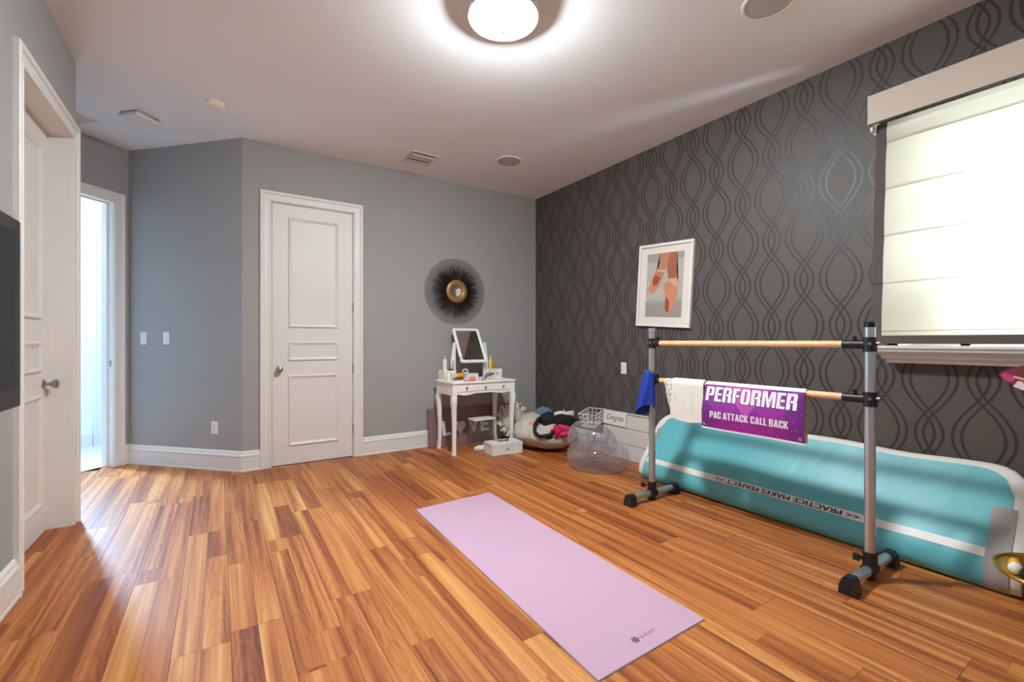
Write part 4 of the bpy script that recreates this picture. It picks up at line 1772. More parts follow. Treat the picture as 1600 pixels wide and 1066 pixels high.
for sg in (-1, 1):
    b = B()
    cx = MC.x + sg * 0.190
    poly = [(cx - 0.012, 1.165), (cx + 0.012, 1.165), (cx + 0.014 + (0.03 if sg > 0 else 0.0), 0.95), (cx + (0.045 if sg > 0 else 0.016), VZ + 0.012), (cx - (0.045 if sg < 0 else 0.016), VZ + 0.012), (cx - 0.014 - (0.03 if sg < 0 else 0.0), 0.95)]
    b.prism(poly, 4.515, 4.535, lambda a, t, z: (a, t, z))
    obj('upright', b, m_vanity, ms)


def mmap(a, t, z):
    # a across, z along the tilted frame, t out of its face
    return (MC.x + a, MC.y + z * math.sin(tilt) - t * math.cos(tilt), MC.z + z * math.cos(tilt) + t * math.sin(tilt))


def rrect(hw_, hh_, r_, n_=6):
    pts = []
    for (cx, cz, a0) in ((hw_ - r_, hh_ - r_, 0), (-hw_ + r_, hh_ - r_, 90), (-hw_ + r_, -hh_ + r_, 180), (hw_ - r_, -hh_ + r_, 270)):
        for k in range(n_ + 1):
            a = math.radians(a0 + 90 * k / n_)
            pts.append((cx + r_ * math.cos(a), cz + r_ * math.sin(a)))
    return pts


b = B()
outer, inner = rrect(0.168, 0.222, 0.03), rrect(0.136, 0.190, 0.008)
N_ = len(outer)
rings = []
for (pl, t) in ((inner, 0.0), (inner, 0.016), ([((o[0] + i[0]) / 2, (o[1] + i[1]) / 2) for o, i in zip(outer, inner)], 0.024), (outer, 0.014), (outer, 0.0)):
    rings.append([b.bm.verts.new(mmap(p[0], t, p[1])) for p in pl])
for k in range(len(rings)):
    q0, q1 = rings[k], rings[(k + 1) % len(rings)]
    for i in range(N_):
        b.bm.faces.new([q0[i], q0[(i + 1) % N_], q1[(i + 1) % N_], q1[i]])
mf = obj('mirror_frame', b, m_vanity, ms, smooth=True)
b = B()
b.box((-0.140, 0.002, -0.194), (0.140, 0.010, 0.194), mp=mmap)
obj('mirror_glass', b, m_mirror, mf)
b = B()
b.box((-0.150, -0.004, -0.205), (0.150, 0.002, 0.205), mp=mmap)
obj('mirror_back', b, mat('brown_hardboard', (96, 72, 54), 0.8), mf)

# ------------------------------------------------------------------ toiletries on the vanity
def lathed(name, lab, cat, c, parts, group='toiletries on the vanity'):
    root = thing(name, lab, cat, c, group)
    for (pn, prof, m) in parts:
        b = B()
        b.lathe(prof, c, seg=20)
        obj(pn, b, m, root, smooth=True)
    return root


DT = VZ + 0.105
m_cream_pl = mat('cream_wax', (240, 228, 202), 0.5)
m_amber = mat('amber_perfume', (176, 138, 52), 0.15)
m_yellow = mat('yellow_plastic', (242, 206, 84), 0.4)
m_orange = mat('orange_plastic', (240, 164, 28), 0.4)
m_clear = clear_plastic('clear_acrylic', (250, 250, 250), 0.04, 0.02, 0.15)
m_pink = mat('pink_pouch', (222, 176, 192), 0.6)
m_coral = mat('coral_pouch', (250, 128, 74), 0.6)
lathed('pump_bottle', 'tall white pump bottle on the left mirror drawer', 'bottle', (2.060, 4.50, DT), [
    ('bottle_body', [(0, 0), (0.022, 0), (0.023, 0.004), (0.023, 0.105), (0.018, 0.118), (0.009, 0.122), (0, 0.122)], m_white_plastic),
    ('pump_head', [(0, 0.120), (0.009, 0.120), (0.009, 0.135), (0.004, 0.138), (0.003, 0.160), (0.0, 0.162)], m_white_plastic)])
lathed('glass_tumbler', 'clear tumbler with black base on the left mirror drawer', 'tumbler', (2.128, 4.49, DT), [
    ('tumbler_base', [(0, 0), (0.034, 0), (0.036, 0.008), (0.030, 0.012), (0, 0.012)], m_black),
    ('tumbler_glass', [(0.030, 0.012), (0.036, 0.05), (0.038, 0.105), (0.036, 0.105), (0.033, 0.05), (0.028, 0.014)], m_clear)])
lathed('candle_jar', 'short cream jar at the left end of the vanity top', 'jar', (2.048, 4.375, VZ), [
    ('jar_body', [(0, 0), (0.026, 0), (0.028, 0.004), (0.028, 0.072), (0.025, 0.077), (0, 0.077)], m_cream_pl),
    ('jar_lid', [(0, 0.077), (0.024, 0.077), (0.024, 0.092), (0.02, 0.094), (0, 0.094)], m_cream_pl)])
lathed('lotion_tube', 'tall yellow bottle beside the right side of the mirror', 'bottle', (2.628, 4.49, DT), [
    ('bottle_body', [(0, 0), (0.016, 0), (0.018, 0.01), (0.018, 0.10), (0.012, 0.112), (0, 0.112)], m_yellow),
    ('bottle_cap', [(0, 0.112), (0.011, 0.112), (0.010, 0.146), (0, 0.148)], m_yellow)])
pf = thing('perfume_bottle', 'amber perfume bottle on the right mirror drawer', 'perfume', (2.69, 4.50, DT), 'toiletries on the vanity')
b = B()
b.box((2.660, 4.485, DT), (2.722, 4.520, DT + 0.050), bev=0.006)
obj('bottle_body', b, m_amber, pf)
b = B()
b.lathe([(0.012, 0.050), (0.012, 0.060), (0.006, 0.064), (0.006, 0.070), (0.009, 0.072), (0.009, 0.098), (0, 0.100)], (2.691, 4.5025, DT), seg=18)
obj('bottle_cap', b, mat('silver_cap', (200, 200, 206), 0.25, 0.7), pf, smooth=True)
cp = thing('powder_palette', 'flat white cosmetic palette with dark top at the front of the vanity', 'palette', (2.085, 4.245, VZ), 'toiletries on the vanity')
b = B()
b.box((2.045, 4.215, VZ), (2.150, 4.295, VZ + 0.018), bev=0.004)
obj('palette_case', b, mat('pale_pink_plastic', (232, 216, 214), 0.4), cp)
b = B()
b.box((2.052, 4.221, VZ + 0.018), (2.143, 4.289, VZ + 0.030), bev=0.004)
obj('palette_lid', b, mat('mauve_brown_lid', (112, 78, 76), 0.35), cp)
ob = thing('orange_bottle', 'orange bottle lying behind the palette on the vanity', 'bottle', (2.165, 4.37, VZ + 0.03), 'toiletries on the vanity')
b = B()
b.tube([(2.135, 4.36, VZ + 0.055), (2.145, 4.362, VZ + 0.055), (2.205, 4.372, VZ + 0.055), (2.213, 4.374, VZ + 0.055)], [0.020, 0.027, 0.027, 0.018], 18)
obj('bottle_body', b, m_orange, ob, smooth=True)
b = B()
b.tube([(2.107, 4.355, VZ + 0.055), (2.137, 4.36, VZ + 0.055)], [0.014, 0.014], 16)
obj('bottle_cap', b, m_white_plastic, ob, smooth=True)
b = B()
b.box((2.110, 4.335, VZ), (2.225, 4.405, VZ + 0.027), bev=0.004)
tag(obj('soap_case', b, mat('dark_tray', (92, 62, 56), 0.5), loc=(2.17, 4.37, VZ)), 'dark shallow case carrying the orange bottle', 'case', 'toiletries on the vanity')
for (nm, lab, c, r_, m) in (('pink_pouch', 'small pink pouch in the middle of the vanity front', (2.205, 4.265, VZ + 0.020), (0.034, 0.028, 0.021), m_pink), ('coral_pouch', 'bright coral pouch in the middle of the vanity front', (2.268, 4.262, VZ + 0.022), (0.045, 0.030, 0.023), m_coral)):
    b = B()
    b.ball(c, r_, 20, 12, fn=lambda d: 1 + 0.12 * math.sin(d.x * 7 + d.y * 5) + 0.06 * math.sin(d.z * 9))
    tag(obj(nm, b, m, loc=(c[0], c[1], VZ), smooth=True), lab, 'pouch', 'toiletries on the vanity')
tb = thing('tissue_box', 'pale white box below the tilted mirror', 'box', (2.32, 4.40, VZ), 'toiletries on the vanity')
b = B()
b.box((2.252, 4.345, VZ), (2.392, 4.428, VZ + 0.072), bev=0.005)
obj('box_body', b, mat('pale_card', (224, 226, 230), 0.6), tb)
b = B()
b.box((2.29, 4.365, VZ + 0.0715), (2.36, 4.41, VZ + 0.0735), bev=0.0008, seg=1)
obj('box_slot', b, mat('grey_slot', (176, 172, 178), 0.6), tb)
b = B()
b.tube([(2.262 + 0.032 * math.cos(a), 4.41, VZ + 0.094 + 0.022 * math.sin(a)) for a in [2 * math.pi * k / 20 for k in range(20)]], 0.0085, 8, closed=True)
tag(obj('hair_tie', b, mat('pale_pink_fabric', (226, 206, 206), 0.8), loc=(2.262, 4.41, VZ + 0.072), smooth=True), 'pale pink hair band lying on the white box', 'hair band', 'toiletries on the vanity')
cbag = thing('makeup_bag', 'clear makeup bag with brown and red contents before the right drawer', 'makeup bag', (2.52, 4.33, VZ), 'toiletries on the vanity')
b = B()
b.ball((2.525, 4.33, VZ + 0.058), (0.088, 0.045, 0.058), 22, 14, fn=lambda d: 1 + 0.07 * math.sin(d.x * 8 + 1) + 0.05 * math.sin(d.z * 11))
obj('clear_pouch', b, m_clear, cbag, smooth=True)
rc_ = random.Random(11)
mm_ = [mat('brown_content', (110, 66, 52), 0.5), mat('red_content', (150, 66, 62), 0.5), mat('grey_content', (150, 140, 136), 0.5)]
for k in range(7):
    a = rc_.uniform(0, 3.14)
    cx, cy, cz = 2.525 + rc_.uniform(-0.05, 0.045), 4.33 + rc_.uniform(-0.018, 0.018), VZ + rc_.uniform(0.022, 0.075)
    b = B()
    b.tube([(cx - 0.02 * math.cos(a), cy, cz - 0.016 * math.sin(a)), (cx + 0.02 * math.cos(a), cy, cz + 0.016 * math.sin(a))], rc_.uniform(0.008, 0.014), 10)
    obj('cosmetic', b, mm_[k % 3], cbag, smooth=True)
b = B()
b.ball((2.415, 4.27, VZ + 0.014), (0.026, 0.017, 0.014), 16, 10)
tag(obj('blue_sponge', b, mat('blue_grey_sponge', (138, 158, 174), 0.8), loc=(2.415, 4.27, VZ), smooth=True), 'small blue-grey makeup sponge on the vanity front', 'sponge', 'toiletries on the vanity')
js = thing('jewelry_stand', 'thin wire jewelry stand before the left mirror post', 'jewelry stand', (2.175, 4.42, VZ), 'toiletries on the vanity')
b = B()
b.lathe([(0, 0), (0.030, 0), (0.030, 0.004), (0.004, 0.007), (0, 0.007)], (2.19, 4.400, VZ + 0.0), seg=20)
obj('stand_base', b, m_steel, js, smooth=True)
b = B()
b.cyl((2.19, 4.400, VZ + 0.005), (2.19, 4.400, VZ + 0.255), 0.0028, seg=8)
obj('stand_post', b, m_steel, js, smooth=True)
for zz, hw_ in ((0.252, 0.062), (0.185, 0.048)):
    b = B()
    b.tube([(2.19 - hw_, 4.400, VZ + zz + 0.006), (2.19 - hw_ * 0.6, 4.400, VZ + zz), (2.19 + hw_ * 0.6, 4.400, VZ + zz), (2.19 + hw_, 4.400, VZ + zz + 0.006)], 0.0024, 8)
    obj('stand_arm', b, m_steel, js, smooth=True)

# ------------------------------------------------------------------ under and beside the vanity
lean = math.atan2(0.072, 0.42)


def lmap(a, t, z):
    # board leaning on the far wall; a along x, z up the board, t out of its face
    return (a, 4.640 + z * math.sin(lean) - t * math.cos(lean), 0.002 + z * math.cos(lean) + t * math.sin(lean))


m_board = mat('mauve_board', (132, 104, 104), 0.4, var=0.08, scale=6)
m_board_e = mat('rose_board_edge', (148, 96, 92), 0.5)
lv = thing('love_sign', 'mauve board with white word LOVE leaning on the wall under the vanity', 'sign', (2.37, 4.58, 0))
b = B()
b.box((1.945, -0.012, 0.0), (2.795, 0.0, 0.425), bev=0.002, mp=lmap, seg=1)
obj('board', b, m_board, lv)
b = B()
for (a0, a1) in ((1.945, 1.965), (2.775, 2.795)):
    b.box((a0, 0.0, 0.0), (a1, 0.008, 0.425), mp=lmap)
obj('edge_strips', b, m_board_e, lv)
m_letter = mat('white_letters', (224, 222, 220), 0.5)
LZ0, LH = 0.115, 0.165
letters = [('L', 2.105, 0.098), ('V', 2.435, 0.125), ('E', 2.590, 0.108)]
for ch, xa, wd in letters:
    b = text_b(ch, wd, LH, 0.016, 0.03, lambda x, y, z, xa=xa: lmap(xa + x, 0.001 + z, LZ0 + y))
    obj('letter', b, m_letter, lv)
b = B()
hp = []
for k in range(40):
    t = 2 * math.pi * k / 40
    hx = 16 * math.sin(t) ** 3
    hz = 13 * math.cos(t) - 5 * math.cos(2 * t) - 2 * math.cos(3 * t) - math.cos(4 * t)
    hp.append((2.325 + hx / 34 * 0.145, LZ0 + 0.083 + hz / 30 * 0.150))
b.prism(hp, 0.001, 0.017, lmap)
bmesh.ops.triangulate(b.bm, faces=[f for f in b.bm.faces if len(f.verts) > 4])
obj('heart', b, m_letter, lv, label='white heart in place of the letter O')

cbx = thing('clear_box', 'clear storage box with white lid under the vanity', 'storage box', (2.46, 4.40, 0))
b = B()
for (lo, hi) in (((2.335, 4.335, 0.001), (2.600, 4.338, 0.305)), ((2.335, 4.465, 0.001), (2.600, 4.468, 0.305)), ((2.335, 4.338, 0.001), (2.338, 4.465, 0.305)), ((2.597, 4.338, 0.001), (2.600, 4.465, 0.305)), ((2.338, 4.338, 0.001), (2.597, 4.465, 0.004))):
    b.box(lo, hi)
obj('box_body', b, m_clear, cbx)
b = B()
b.box((2.330, 4.330, 0.305), (2.605, 4.473, 0.325), bev=0.004)
obj('box_lid', b, m_white_plastic, cbx)


def shoe(name, lab, c, yaw, m_up, m_sole, m_in, L=0.245):
    ca_, sa_ = math.cos(yaw), math.sin(yaw)

    def mp(x, y, z):
        return (c[0] + ca_ * x - sa_ * y, c[1] + sa_ * x + ca_ * y, c[2] + z)
    root = thing(name, lab, 'shoe', c)

    def hw_(u):
        return 0.030 + 0.013 * math.sin(math.pi * min(1, u * 1.05)) + 0.008 * math.sin(math.pi * u) ** 2 - 0.024 * max(0, u - 0.86) / 0.14 - 0.012 * max(0, 0.08 - u) / 0.08

    def top(u):
        return 0.075 - 0.028 * min(1, u / 0.45) if u < 0.45 else 0.047 + 0.012 * math.sin((u - 0.45) / 0.55 * math.pi) - 0.014 * (u - 0.45)
    b = B()
    pts = [(-L / 2 + L * k / 24, hw_(k / 24)) for k in range(25)]
    poly = [(x, w) for x, w in pts] + [(x, -w) for x, w in reversed(pts)]
    b.prism([(p[0], p[1]) for p in poly], 0.0, 0.02, lambda a, t, z: mp(a, z, t))
    bmesh.ops.triangulate(b.bm, faces=[f for f in b.bm.faces if len(f.verts) > 4])
    obj('sole', b, m_sole, root)
    b = B()

    def up(u, v):
        w = hw_(u) * 0.98
        a = math.pi * v
        open_ = max(0.0, min(1.0, (0.50 - u) / 0.12))
        zz = 0.018 + (top(u) - 0.018) * math.sin(a) ** (0.5 + 0.3 * open_)
        if open_ > 0 and 0.22 < v < 0.78:
            zz = 0.018 + (top(u) - 0.018) * (1 - 0.75 * open_)
        return mp(-L / 2 + L * u, w * math.cos(a), zz)
    b.grid(up, 26, 19)
    b.solidify(0.002)
    obj('upper', b, m_up, root, smooth=True)
    b = B()
    b.tube([mp(-L / 2 + L * 0.52, -0.036, 0.032), mp(-L / 2 + L * 0.50, -0.018, 0.066), mp(-L / 2 + L * 0.50, 0.018, 0.066), mp(-L / 2 + L * 0.52, 0.036, 0.032)], 0.006, 8)
    obj('strap', b, m_in, root, smooth=True)
    return root


m_white_l = mat('white_leather', (230, 226, 218), 0.5)
m_tan = mat('tan_lining', (214, 170, 134), 0.8)
shoe('white_shoe', 'white low shoe on the floor behind the white box', (2.415, 4.248, 0.001), math.radians(172), m_white_l, mat('tan_sole', (176, 150, 120), 0.7), m_white_l)

wb = thing('shoe_box', 'white shallow carton on the floor in front of the vanity', 'box', (2.52, 4.09, 0))
yaw = math.radians(-5)


def wbm(x, y, z):
    return (2.345 + math.cos(yaw) * x - math.sin(yaw) * y, 3.965 + math.sin(yaw) * x + math.cos(yaw) * y, z)


m_card = mat('white_card', (228, 225, 224), 0.6, var=0.02)
b = B()
b.box((0, 0, 0.001), (0.352, 0.200, 0.095), bev=0.002, mp=wbm, seg=1)
obj('box_body', b, m_card, wb)
b = B()
b.box((-0.003, -0.003, 0.093), (0.355, 0.203, 0.120), bev=0.002, mp=wbm, seg=1)
obj('box_lid', b, m_card, wb)
b2 = B()
b2.box((0.155, -0.0008, 0.050), (0.193, 0.0, 0.062), mp=wbm)
obj('logo_mark', b2, mat('grey_mark', (128, 124, 124), 0.6), wb, label='small grey printed mark')
# black sunglasses on the carton
sg_ = thing('sunglasses', 'black sunglasses lying on the white carton', 'sunglasses', wbm(0.2, 0.12, 0.12))
for sx_ in (-0.034, 0.034):
    b = B()
    b.lathe([(0, 0), (0.028, 0), (0.028, 0.004), (0, 0.005)], seg=20, mp=lambda x, y, z, sx_=sx_: wbm(0.185 + sx_ + x, 0.115 + y * 0.75, 0.1205 + z))
    obj('lens', b, m_black, sg_)
b = B()
b.tube([wbm(0.173, 0.115, 0.125), wbm(0.185, 0.119, 0.127), wbm(0.197, 0.115, 0.125)], 0.003, 8)
obj('bridge', b, m_black, sg_, smooth=True)
for sx_, ex_ in ((0.124, 0.10), (0.246, 0.262)):
    b = B()
    b.tube([wbm(sx_, 0.118, 0.125), wbm((sx_ + ex_) / 2, 0.17, 0.125), wbm(ex_, 0.190, 0.1235)], 0.003, 8)
    obj('temple', b, m_black, sg_, smooth=True)


# round cushion with spotted ruffled rim
def leopard():
    q = NT('spotted_ruffle')
    x, y, z, v = q.xyz()
    vo = q.n('TexVoronoi')
    q.put(vo.inputs['Vector'], v)
    vo.inputs['Scale'].default_value = 26.0
    n_ = q.noise(v, 40.0)
    s_ = q.math('LESS_THAN', q.math('ADD', vo.outputs['Distance'], q.math('MULTIPLY', n_, 0.3)), 0.50)
    col = q.mix(s_, lin((214, 204, 192)), lin((96, 82, 72)))
    q.put(q.p.inputs['Base Color'], col)
    q.p.inputs['Roughness'].default_value = 0.85
    return q.m


cu = thing('round_cushion', 'round cream cushion with brown-spotted ruffled rim against the far wall', 'cushion', (2.98, 4.56, 0))
CL = math.radians(14)


def cmap(x, y, z):
    return (2.985 + x, 4.575 + y * math.sin(CL) - z * math.cos(CL), 0.235 + y * math.cos(CL) + z * math.sin(CL))


b = B()
b.lathe([(0, 0.070), (0.06, 0.066), (0.11, 0.052), (0.145, 0.028), (0.155, 0.0), (0.14, -0.03), (0.08, -0.05), (0, -0.052)], mp=cmap, seg=32)
obj('cushion_pad', b, mat('cream_plush', (226, 214, 200), 0.95, var=0.05, scale=60, bump=0.4), cu, smooth=True)
b = B()


def ruf(u, v):
    a = 2 * math.pi * u
    r_ = 0.135 + 0.090 * v
    return cmap(r_ * math.cos(a), r_ * math.sin(a), 0.020 + 0.022 * v * math.sin(a * 15))


b.grid(ruf, 180, 5, closed_u=True)
b.solidify(0.003)
obj('ruffle', b, leopard(), cu, smooth=True)


# ------------------------------------------------------------------ bean bag and what lies on it
def tie_dye():
    q = NT('pastel_print_plush')
    x, y, z, v = q.xyz()
    n1, n2, n3 = q.noise(v, 9.0, 2), q.noise(q.vec(q.math('ADD', x, 5.0), y, z), 11.0, 2), q.noise(q.vec(x, q.math('ADD', y, 9.0), z), 8.0, 2)

    def bump_(n_, lo, hi):
        m = q.n('MapRange')
        q.put(m.inputs['Value'], n_)
        m.inputs['From Min'].default_value = lo
        m.inputs['From Max'].default_value = hi
        return m.outputs[0]
    base = q.mix(n1, lin((176, 170, 166)), lin((222, 214, 206)))
    col = q.mix(q.math('MULTIPLY', bump_(n1, 0.56, 0.66), 0.8), base, lin((236, 120, 112)))
    col = q.mix(q.math('MULTIPLY', bump_(n2, 0.55, 0.66), 0.7), col, lin((150, 186, 150)))
    col = q.mix(q.math('MULTIPLY', bump_(n3, 0.56, 0.66), 0.7), col, lin((232, 206, 140)))
    col = q.mix(q.math('MULTIPLY', bump_(q.noise(q.vec(x, y, q.math('ADD', z, 7.0)), 12.0, 2), 0.58, 0.68), 0.6), col, lin((140, 160, 190)))
    q.put(q.p.inputs['Base Color'], col)
    q.p.inputs['Roughness'].default_value = 0.95
    b_ = q.n('Bump')
    b_.inputs['Strength'].default_value = 0.5
    b_.inputs['Distance'].default_value = 0.01
    q.put(b_.inputs['Height'], q.noise(v, 60.0, 3))
    q.put(q.p.inputs['Normal'], b_.outputs['Normal'])
    return q.m


BB_ = (3.045, 4.02)


def bagfn(d):
    k = 1 + 0.04 * math.sin(d.x * 5 + 2) + 0.03 * math.sin(d.y * 7) + 0.02 * math.sin(d.z * 9 + d.x * 6)
    return k


b = B()
b.ball((BB_[0], BB_[1], 0.165), (0.345, 0.37, 0.165), 40, 24, fn=bagfn)
for v in b.bm.verts:
    dx, dy = v.co.x - BB_[0], v.co.y - BB_[1]
    r_ = math.hypot(dx, dy)
    if v.co.z > 0.2:
        # slumped, higher toward the corner
        v.co.z += 0.06 * max(0, 0.5 + dy / 0.5) - 0.05 * max(0, 1 - r_ / 0.2)
    v.co.z = max(0.002, v.co.z)
    v.co.x = min(v.co.x, XR - 0.03)
tag(obj('bean_bag', b, tie_dye(), loc=(BB_[0], BB_[1], 0), smooth=True), 'pastel multicoloured plush bean bag in the corner of the papered wall', 'bean bag')


def heap(name, lab, cat, c, r_, m, f1, f2, amp=0.22, group='clothes piled on the bean bag', flat=None):
    b = B()
    b.ball(c, r_, 30, 18, fn=lambda d: 1 + amp * math.sin(d.x * f1 + d.y * 4 + 1) * 0.6 + amp * math.sin(d.y * f2 + d.z * 6) * 0.5)
    if flat is not None:
        for v in b.bm.verts:
            v.co.z = max(flat, v.co.z)
    return tag(obj(name, b, m, loc=(c[0], c[1], c[2] - r_[2]), smooth=True), lab, cat, group)


m_denim = mat('blue_denim', (104, 132, 160), 0.9, var=0.25, scale=30, bump=0.3)
m_blackc = mat('black_fabric', (22, 20, 22), 0.85, var=0.2, scale=20)
m_hot = mat('hot_pink_fabric', (206, 34, 92), 0.7, var=0.25, scale=30)
m_peach = mat('beige_knit', (214, 190, 164), 0.9, var=0.12, scale=30)
heap('denim_jeans', 'crumpled blue denim jeans on top of the bean bag', 'jeans', (3.10, 4.10, 0.368), (0.075, 0.11, 0.055), m_denim, 9, 11)
bag = thing('shoulder_bag', 'black shoulder bag with strap slumped on the bean bag', 'bag', (2.97, 3.93, 0.25), 'clothes piled on the bean bag')
b = B()
b.ball((2.975, 3.86, 0.325), (0.105, 0.085, 0.080), 28, 16, fn=lambda d: 1 + 0.10 * math.sin(d.x * 7) + 0.08 * math.sin(d.z * 9))
obj('bag_body', b, m_blackc, bag, smooth=True)
b = B()
b.tube([(2.93, 3.87, 0.370), (2.85, 3.865, 0.350), (2.790, 3.84, 0.300), (2.755, 3.80, 0.235), (2.775, 3.745, 0.195), (2.86, 3.69, 0.205), (2.955, 3.69, 0.245)], 0.020, 10)
obj('strap', b, m_blackc, bag, smooth=True)
b = B()
b.box((2.835, 3.690, 0.165), (2.985, 3.745, 0.215), bev=0.010)
tag(obj('black_case', b, m_black, loc=(2.91, 3.72, 0.165)), 'small black case on the front of the bean bag', 'case', 'clothes piled on the bean bag')
shoe('white_shoe', 'white and tan shoe lying on top of the bean bag pile', (3.235, 3.905, 0.345), math.radians(160), m_white_l, m_tan, m_tan, 0.23)
heap('dark_jacket', 'folded black jacket on the bean bag beside the inflatable chair', 'jacket', (3.135, 3.80, 0.312), (0.15, 0.12, 0.066), m_blackc, 7, 9, 0.14)
heap('pink_garment', 'hot pink shiny garment on the front of the bean bag', 'clothing', (3.02, 3.70, 0.225), (0.125, 0.085, 0.066), m_hot, 14, 17, 0.28)

# ------------------------------------------------------------------ clear inflatable chair with wire basket
m_pvc = clear_plastic('clear_pvc', (242, 240, 244), 0.30, 0.10, 0.32)
ICX, ICY = 2.985, 3.11
ic = thing('inflatable_chair', 'clear inflatable chair standing on the floor before the white sign', 'inflatable chair', (ICX, ICY, 0))
b = B()
b.lathe([(0.0, 0.055), (0.10, 0.050), (0.14, 0.020), (0.18, 0.004), (0.235, 0.006), (0.275, 0.04), (0.288, 0.095), (0.280, 0.150), (0.250, 0.190), (0.20, 0.195), (0.15, 0.17), (0.07, 0.155), (0.0, 0.16)], (ICX, ICY, 0.002), seg=44)
obj('base_ring', b, m_pvc, ic, smooth=True)
b = B()
pth = []
rad = []
for k in range(25):
    a = math.radians(60 + 225 * k / 24)
    e = math.sin(math.pi * k / 24)
    pth.append((ICX + 0.155 * math.cos(a), ICY + 0.155 * math.sin(a), 0.245 + 0.035 * e))
    rad.append(0.055 + 0.075 * min(1.0, e * 1.8))
b.tube(pth, rad, 20, flat=1.15)
obj('backrest_tube', b, m_pvc, ic, smooth=True)
for k in range(14):
    a = math.radians(80 + 235 * k / 13)
    b = B()
    b.tube([(ICX + 0.105 * math.cos(a), ICY + 0.105 * math.sin(a), 0.16), (ICX + 0.088 * math.cos(a), ICY + 0.088 * math.sin(a), 0.26), (ICX + 0.11 * math.cos(a), ICY + 0.11 * math.sin(a), 0.36)], 0.004, 6)
    obj('weld_seam', b, m_pvc, ic, smooth=True)
b = B()
b.lathe([(0, 0), (0.014, 0), (0.014, 0.006), (0.008, 0.014), (0, 0.015)], seg=14, mp=lambda x, y, z: (ICX - 0.235 - z * 0.6, ICY - 0.15 + x, 0.10 + y))
obj('air_valve', b, m_clear, ic, smooth=True)

m_wirew = mat('white_coated_wire', (230, 226, 220), 0.4)
WC = (2.93, 3.13, 0.392)
wk = thing('wire_basket', 'small white wire basket sitting on the clear inflatable chair', 'basket', WC)


def wkp(x, y, z):
    a = math.radians(24)
    k = 0.72 + 0.28 * z / 0.13
    x, y = x * k, y * k
    tz = z + 0.12 * x
    return (WC[0] + math.cos(a) * x - math.sin(a) * y, WC[1] + math.sin(a) * x + math.cos(a) * y, WC[2] + tz)


hx_, hy_ = 0.115, 0.085
for z, nm, rr2 in ((0.13, 'rim_wire', 0.0035), (0.09, 'hoop_wire', 0.002), (0.05, 'hoop_wire', 0.002), (0.012, 'hoop_wire', 0.002)):
    b = B()
    b.tube([wkp(-hx_, -hy_, z), wkp(hx_, -hy_, z), wkp(hx_, hy_, z), wkp(-hx_, hy_, z)], rr2, 6, closed=True)
    obj(nm, b, m_wirew, wk)
for k in range(7):
    t = -1 + 2 * k / 6
    b = B()
    b.tube([wkp(hx_ * t, -hy_, 0.13), wkp(hx_ * t, -hy_, 0.004), wkp(hx_ * t, hy_, 0.004), wkp(hx_ * t, hy_, 0.13)], 0.002, 6)
    obj('upright_wire', b, m_wirew, wk)
for k in range(5):
    t = -1 + 2 * k / 4
    b = B()
    b.tube([wkp(-hx_, hy_ * t, 0.13), wkp(-hx_, hy_ * t, 0.002), wkp(hx_, hy_ * t, 0.002), wkp(hx_, hy_ * t, 0.13)], 0.002, 6)
    obj('cross_wire', b, m_wirew, wk)

# ------------------------------------------------------------------ white plank sign leaning on the papered wall
sl = math.atan2(0.045, 0.45)


def smp(a, t, z):
    # a toward -y (to the right in the picture), z up the board, t out of its face
    return (3.392 + z * math.sin(sl) - t * math.cos(sl), 3.475 - a, 0.002 + z * math.cos(sl) + t * math.sin(sl))


m_ship = mat('white_painted_plank', (214, 206, 201), 0.6, var=0.03, scale=8)
cs = thing('plank_sign', 'white plank sign reading Congrats leaning on the papered wall', 'sign', (3.40, 3.15, 0))
SW = 0.655
for k, (z0, z1) in enumerate(((0.0, 0.148), (0.152, 0.300), (0.304, 0.452))):
    b = B()
    b.box((0, -0.012, z0), (SW, 0.0, z1), bev=0.002, mp=smp, seg=1)
    obj('plank', b, m_ship, cs)
b = B()
b.box((0.0, -0.016, 0.0), (SW, -0.012, 0.452), mp=smp)
obj('backing', b, mat('grey_backing', (120, 112, 108), 0.8), cs)
b = B()
b.box((SW - 0.014, -0.012, 0.0), (SW, 0.010, 0.458), mp=smp)
b.box((0.0, -0.012, 0.446), (SW, 0.010, 0.458), mp=smp)
obj('edge_frame', b, m_ship, cs)
b = B()
b.box((0.0, 0.010, 0.315), (0.315, 0.013, 0.452), mp=smp)
cc_ = obj('card', b, mat('white_name_card', (232, 226, 220), 0.6), cs)
b = text_b('Congrats', 0.235, 0.075, 0.0005, 0.0, lambda x, y, z: smp(0.05 + x, 0.0132 + z, 0.345 + y), shear=0.35)
obj('lettering', b, m_ink, cc_, label='black handwritten-style word')['kind'] = 'stuff'

# ------------------------------------------------------------------ things cut by the right edge
m_gold = mat('polished_gold', (222, 184, 84), 0.22, 0.9, var=0.15, scale=30)
TR = (2.925, 0.305)
st_ = thing('pedestal_stand', 'white round stand at the right edge before the tumbling mat', 'stand', (TR[0], TR[1], 0))
b = B()
b.lathe([(0, 0.001), (0.10, 0.001), (0.105, 0.012), (0.05, 0.03), (0.035, 0.06), (0.035, 0.13), (0.07, 0.158), (0.075, 0.168), (0, 0.168)], (TR[0], TR[1], 0), seg=32)
obj('pedestal', b, m_white_plastic, st_, smooth=True)
tr_ = thing('gold_tray', 'gold-rimmed tray of trinkets at the right edge beside the mat', 'tray', (TR[0], TR[1], 0.17))
b = B()
b.lathe([(0, 0.0), (0.17, 0.0), (0.205, 0.018), (0.215, 0.034), (0.208, 0.034), (0.165, 0.006), (0, 0.006)], (TR[0], TR[1], 0.17), seg=44)
obj('dish', b, m_gold, tr_, smooth=True)
b = B()
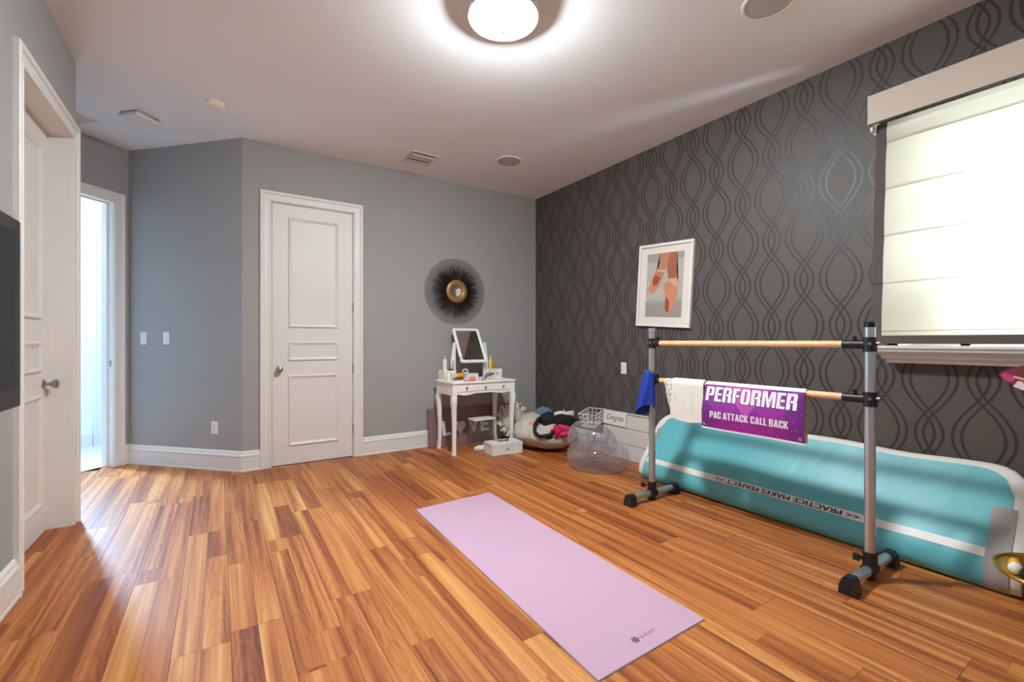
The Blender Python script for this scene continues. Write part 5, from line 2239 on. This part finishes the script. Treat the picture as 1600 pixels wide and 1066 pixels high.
b.tube([(TR[0] + 0.213 * math.cos(a), TR[1] + 0.213 * math.sin(a), 0.205) for a in [2 * math.pi * k / 44 for k in range(44)]], 0.007, 8, closed=True)
obj('rim', b, m_gold, tr_, smooth=True)
for k, (dx, dy, r_, m, lab) in enumerate(((-0.05, 0.14, 0.024, m_white_plastic, 'white trinket ball in the gold tray'), (0.03, 0.155, 0.02, m_orange, 'amber trinket ball in the gold tray'), (-0.10, 0.09, 0.030, m_blackc, 'black velvet ball in the gold tray'), (-0.02, 0.09, 0.022, m_gold, 'gold trinket ball in the gold tray'))):
    b = B()
    b.ball((TR[0] + dx, TR[1] + dy, 0.178 + r_), r_, 16, 10, fn=lambda d: 1 + 0.05 * math.sin(d.x * 9))
    tag(obj('trinket', b, m, loc=(TR[0] + dx, TR[1] + dy, 0.178), smooth=True), lab, 'trinket', 'trinkets in the gold tray')


def card_mat():
    q = NT('maroon_card_print')
    x, y, z, v = q.xyz()
    n_ = q.noise(v, 30.0, 2)
    col = q.mix(n_, lin((96, 48, 58)), lin((134, 58, 76)))
    q.put(q.p.inputs['Base Color'], col)
    q.p.inputs['Roughness'].default_value = 0.4
    return q.m


pc_ = thing('award_paddle', 'maroon printed paddle sign with white lettering at the right edge', 'paddle sign', (2.92, 0.30, 0.17))


def kmap(a, t, z):
    # a toward -y, sloping down to the right
    return (2.90 - t, 0.500 - a, 1.030 + z - 0.42 * a)


leaf = []
for k in range(33):
    u = k / 32
    leaf.append((0.40 * u, 0.095 * math.sin(math.pi * u) ** 0.75 + 0.10 * u * (1 - u)))
leaf += [(0.40 * (1 - k / 32), -0.070 * math.sin(math.pi * k / 32) ** 0.8 * 0.55 - 0.02 * math.sin(math.pi * k / 32)) for k in range(1, 32)]
b = B()
b.prism(leaf, 0.0, 0.006, kmap)
bmesh.ops.triangulate(b.bm, faces=[f for f in b.bm.faces if len(f.verts) > 4])
obj('card', b, card_mat(), pc_)
b = B()
b.lathe([(0, 0.006), (0.020, 0.006), (0.020, 0.0068), (0, 0.0068)], seg=18, mp=lambda x, y, z: kmap(0.030 + x, z, 0.004 + y * 0.85))
obj('pink_tip', b, mat('hot_pink_print', (206, 60, 110), 0.4), pc_)
b = B()
b.prism([(0.045, -0.028), (0.40, -0.052), (0.40, 0.020), (0.060, 0.004)], 0.0062, 0.0068, kmap)
obj('white_band', b, mat('pinkish_white_print', (232, 214, 220), 0.4), pc_)
b = B()
b.prism([(0.045, 0.010), (0.30, 0.030), (0.30, 0.042), (0.048, 0.020)], 0.0062, 0.0072, kmap)
obj('gold_ribbon', b, mat('gold_print', (226, 178, 116), 0.4), pc_)
b = text_b('TALENT', 0.20, 0.034, 0.0004, 0.02, lambda x, y, z: kmap(0.075 + x, 0.0069 + z, -0.030 + y))
obj('lettering', b, mat('plum_print', (120, 64, 110), 0.4), pc_)
b = B()
b.cyl((2.905, 0.285, 0.18), (2.905, 0.285, 0.98), 0.006, seg=10)
obj('stick', b, m_beech, pc_, smooth=True)
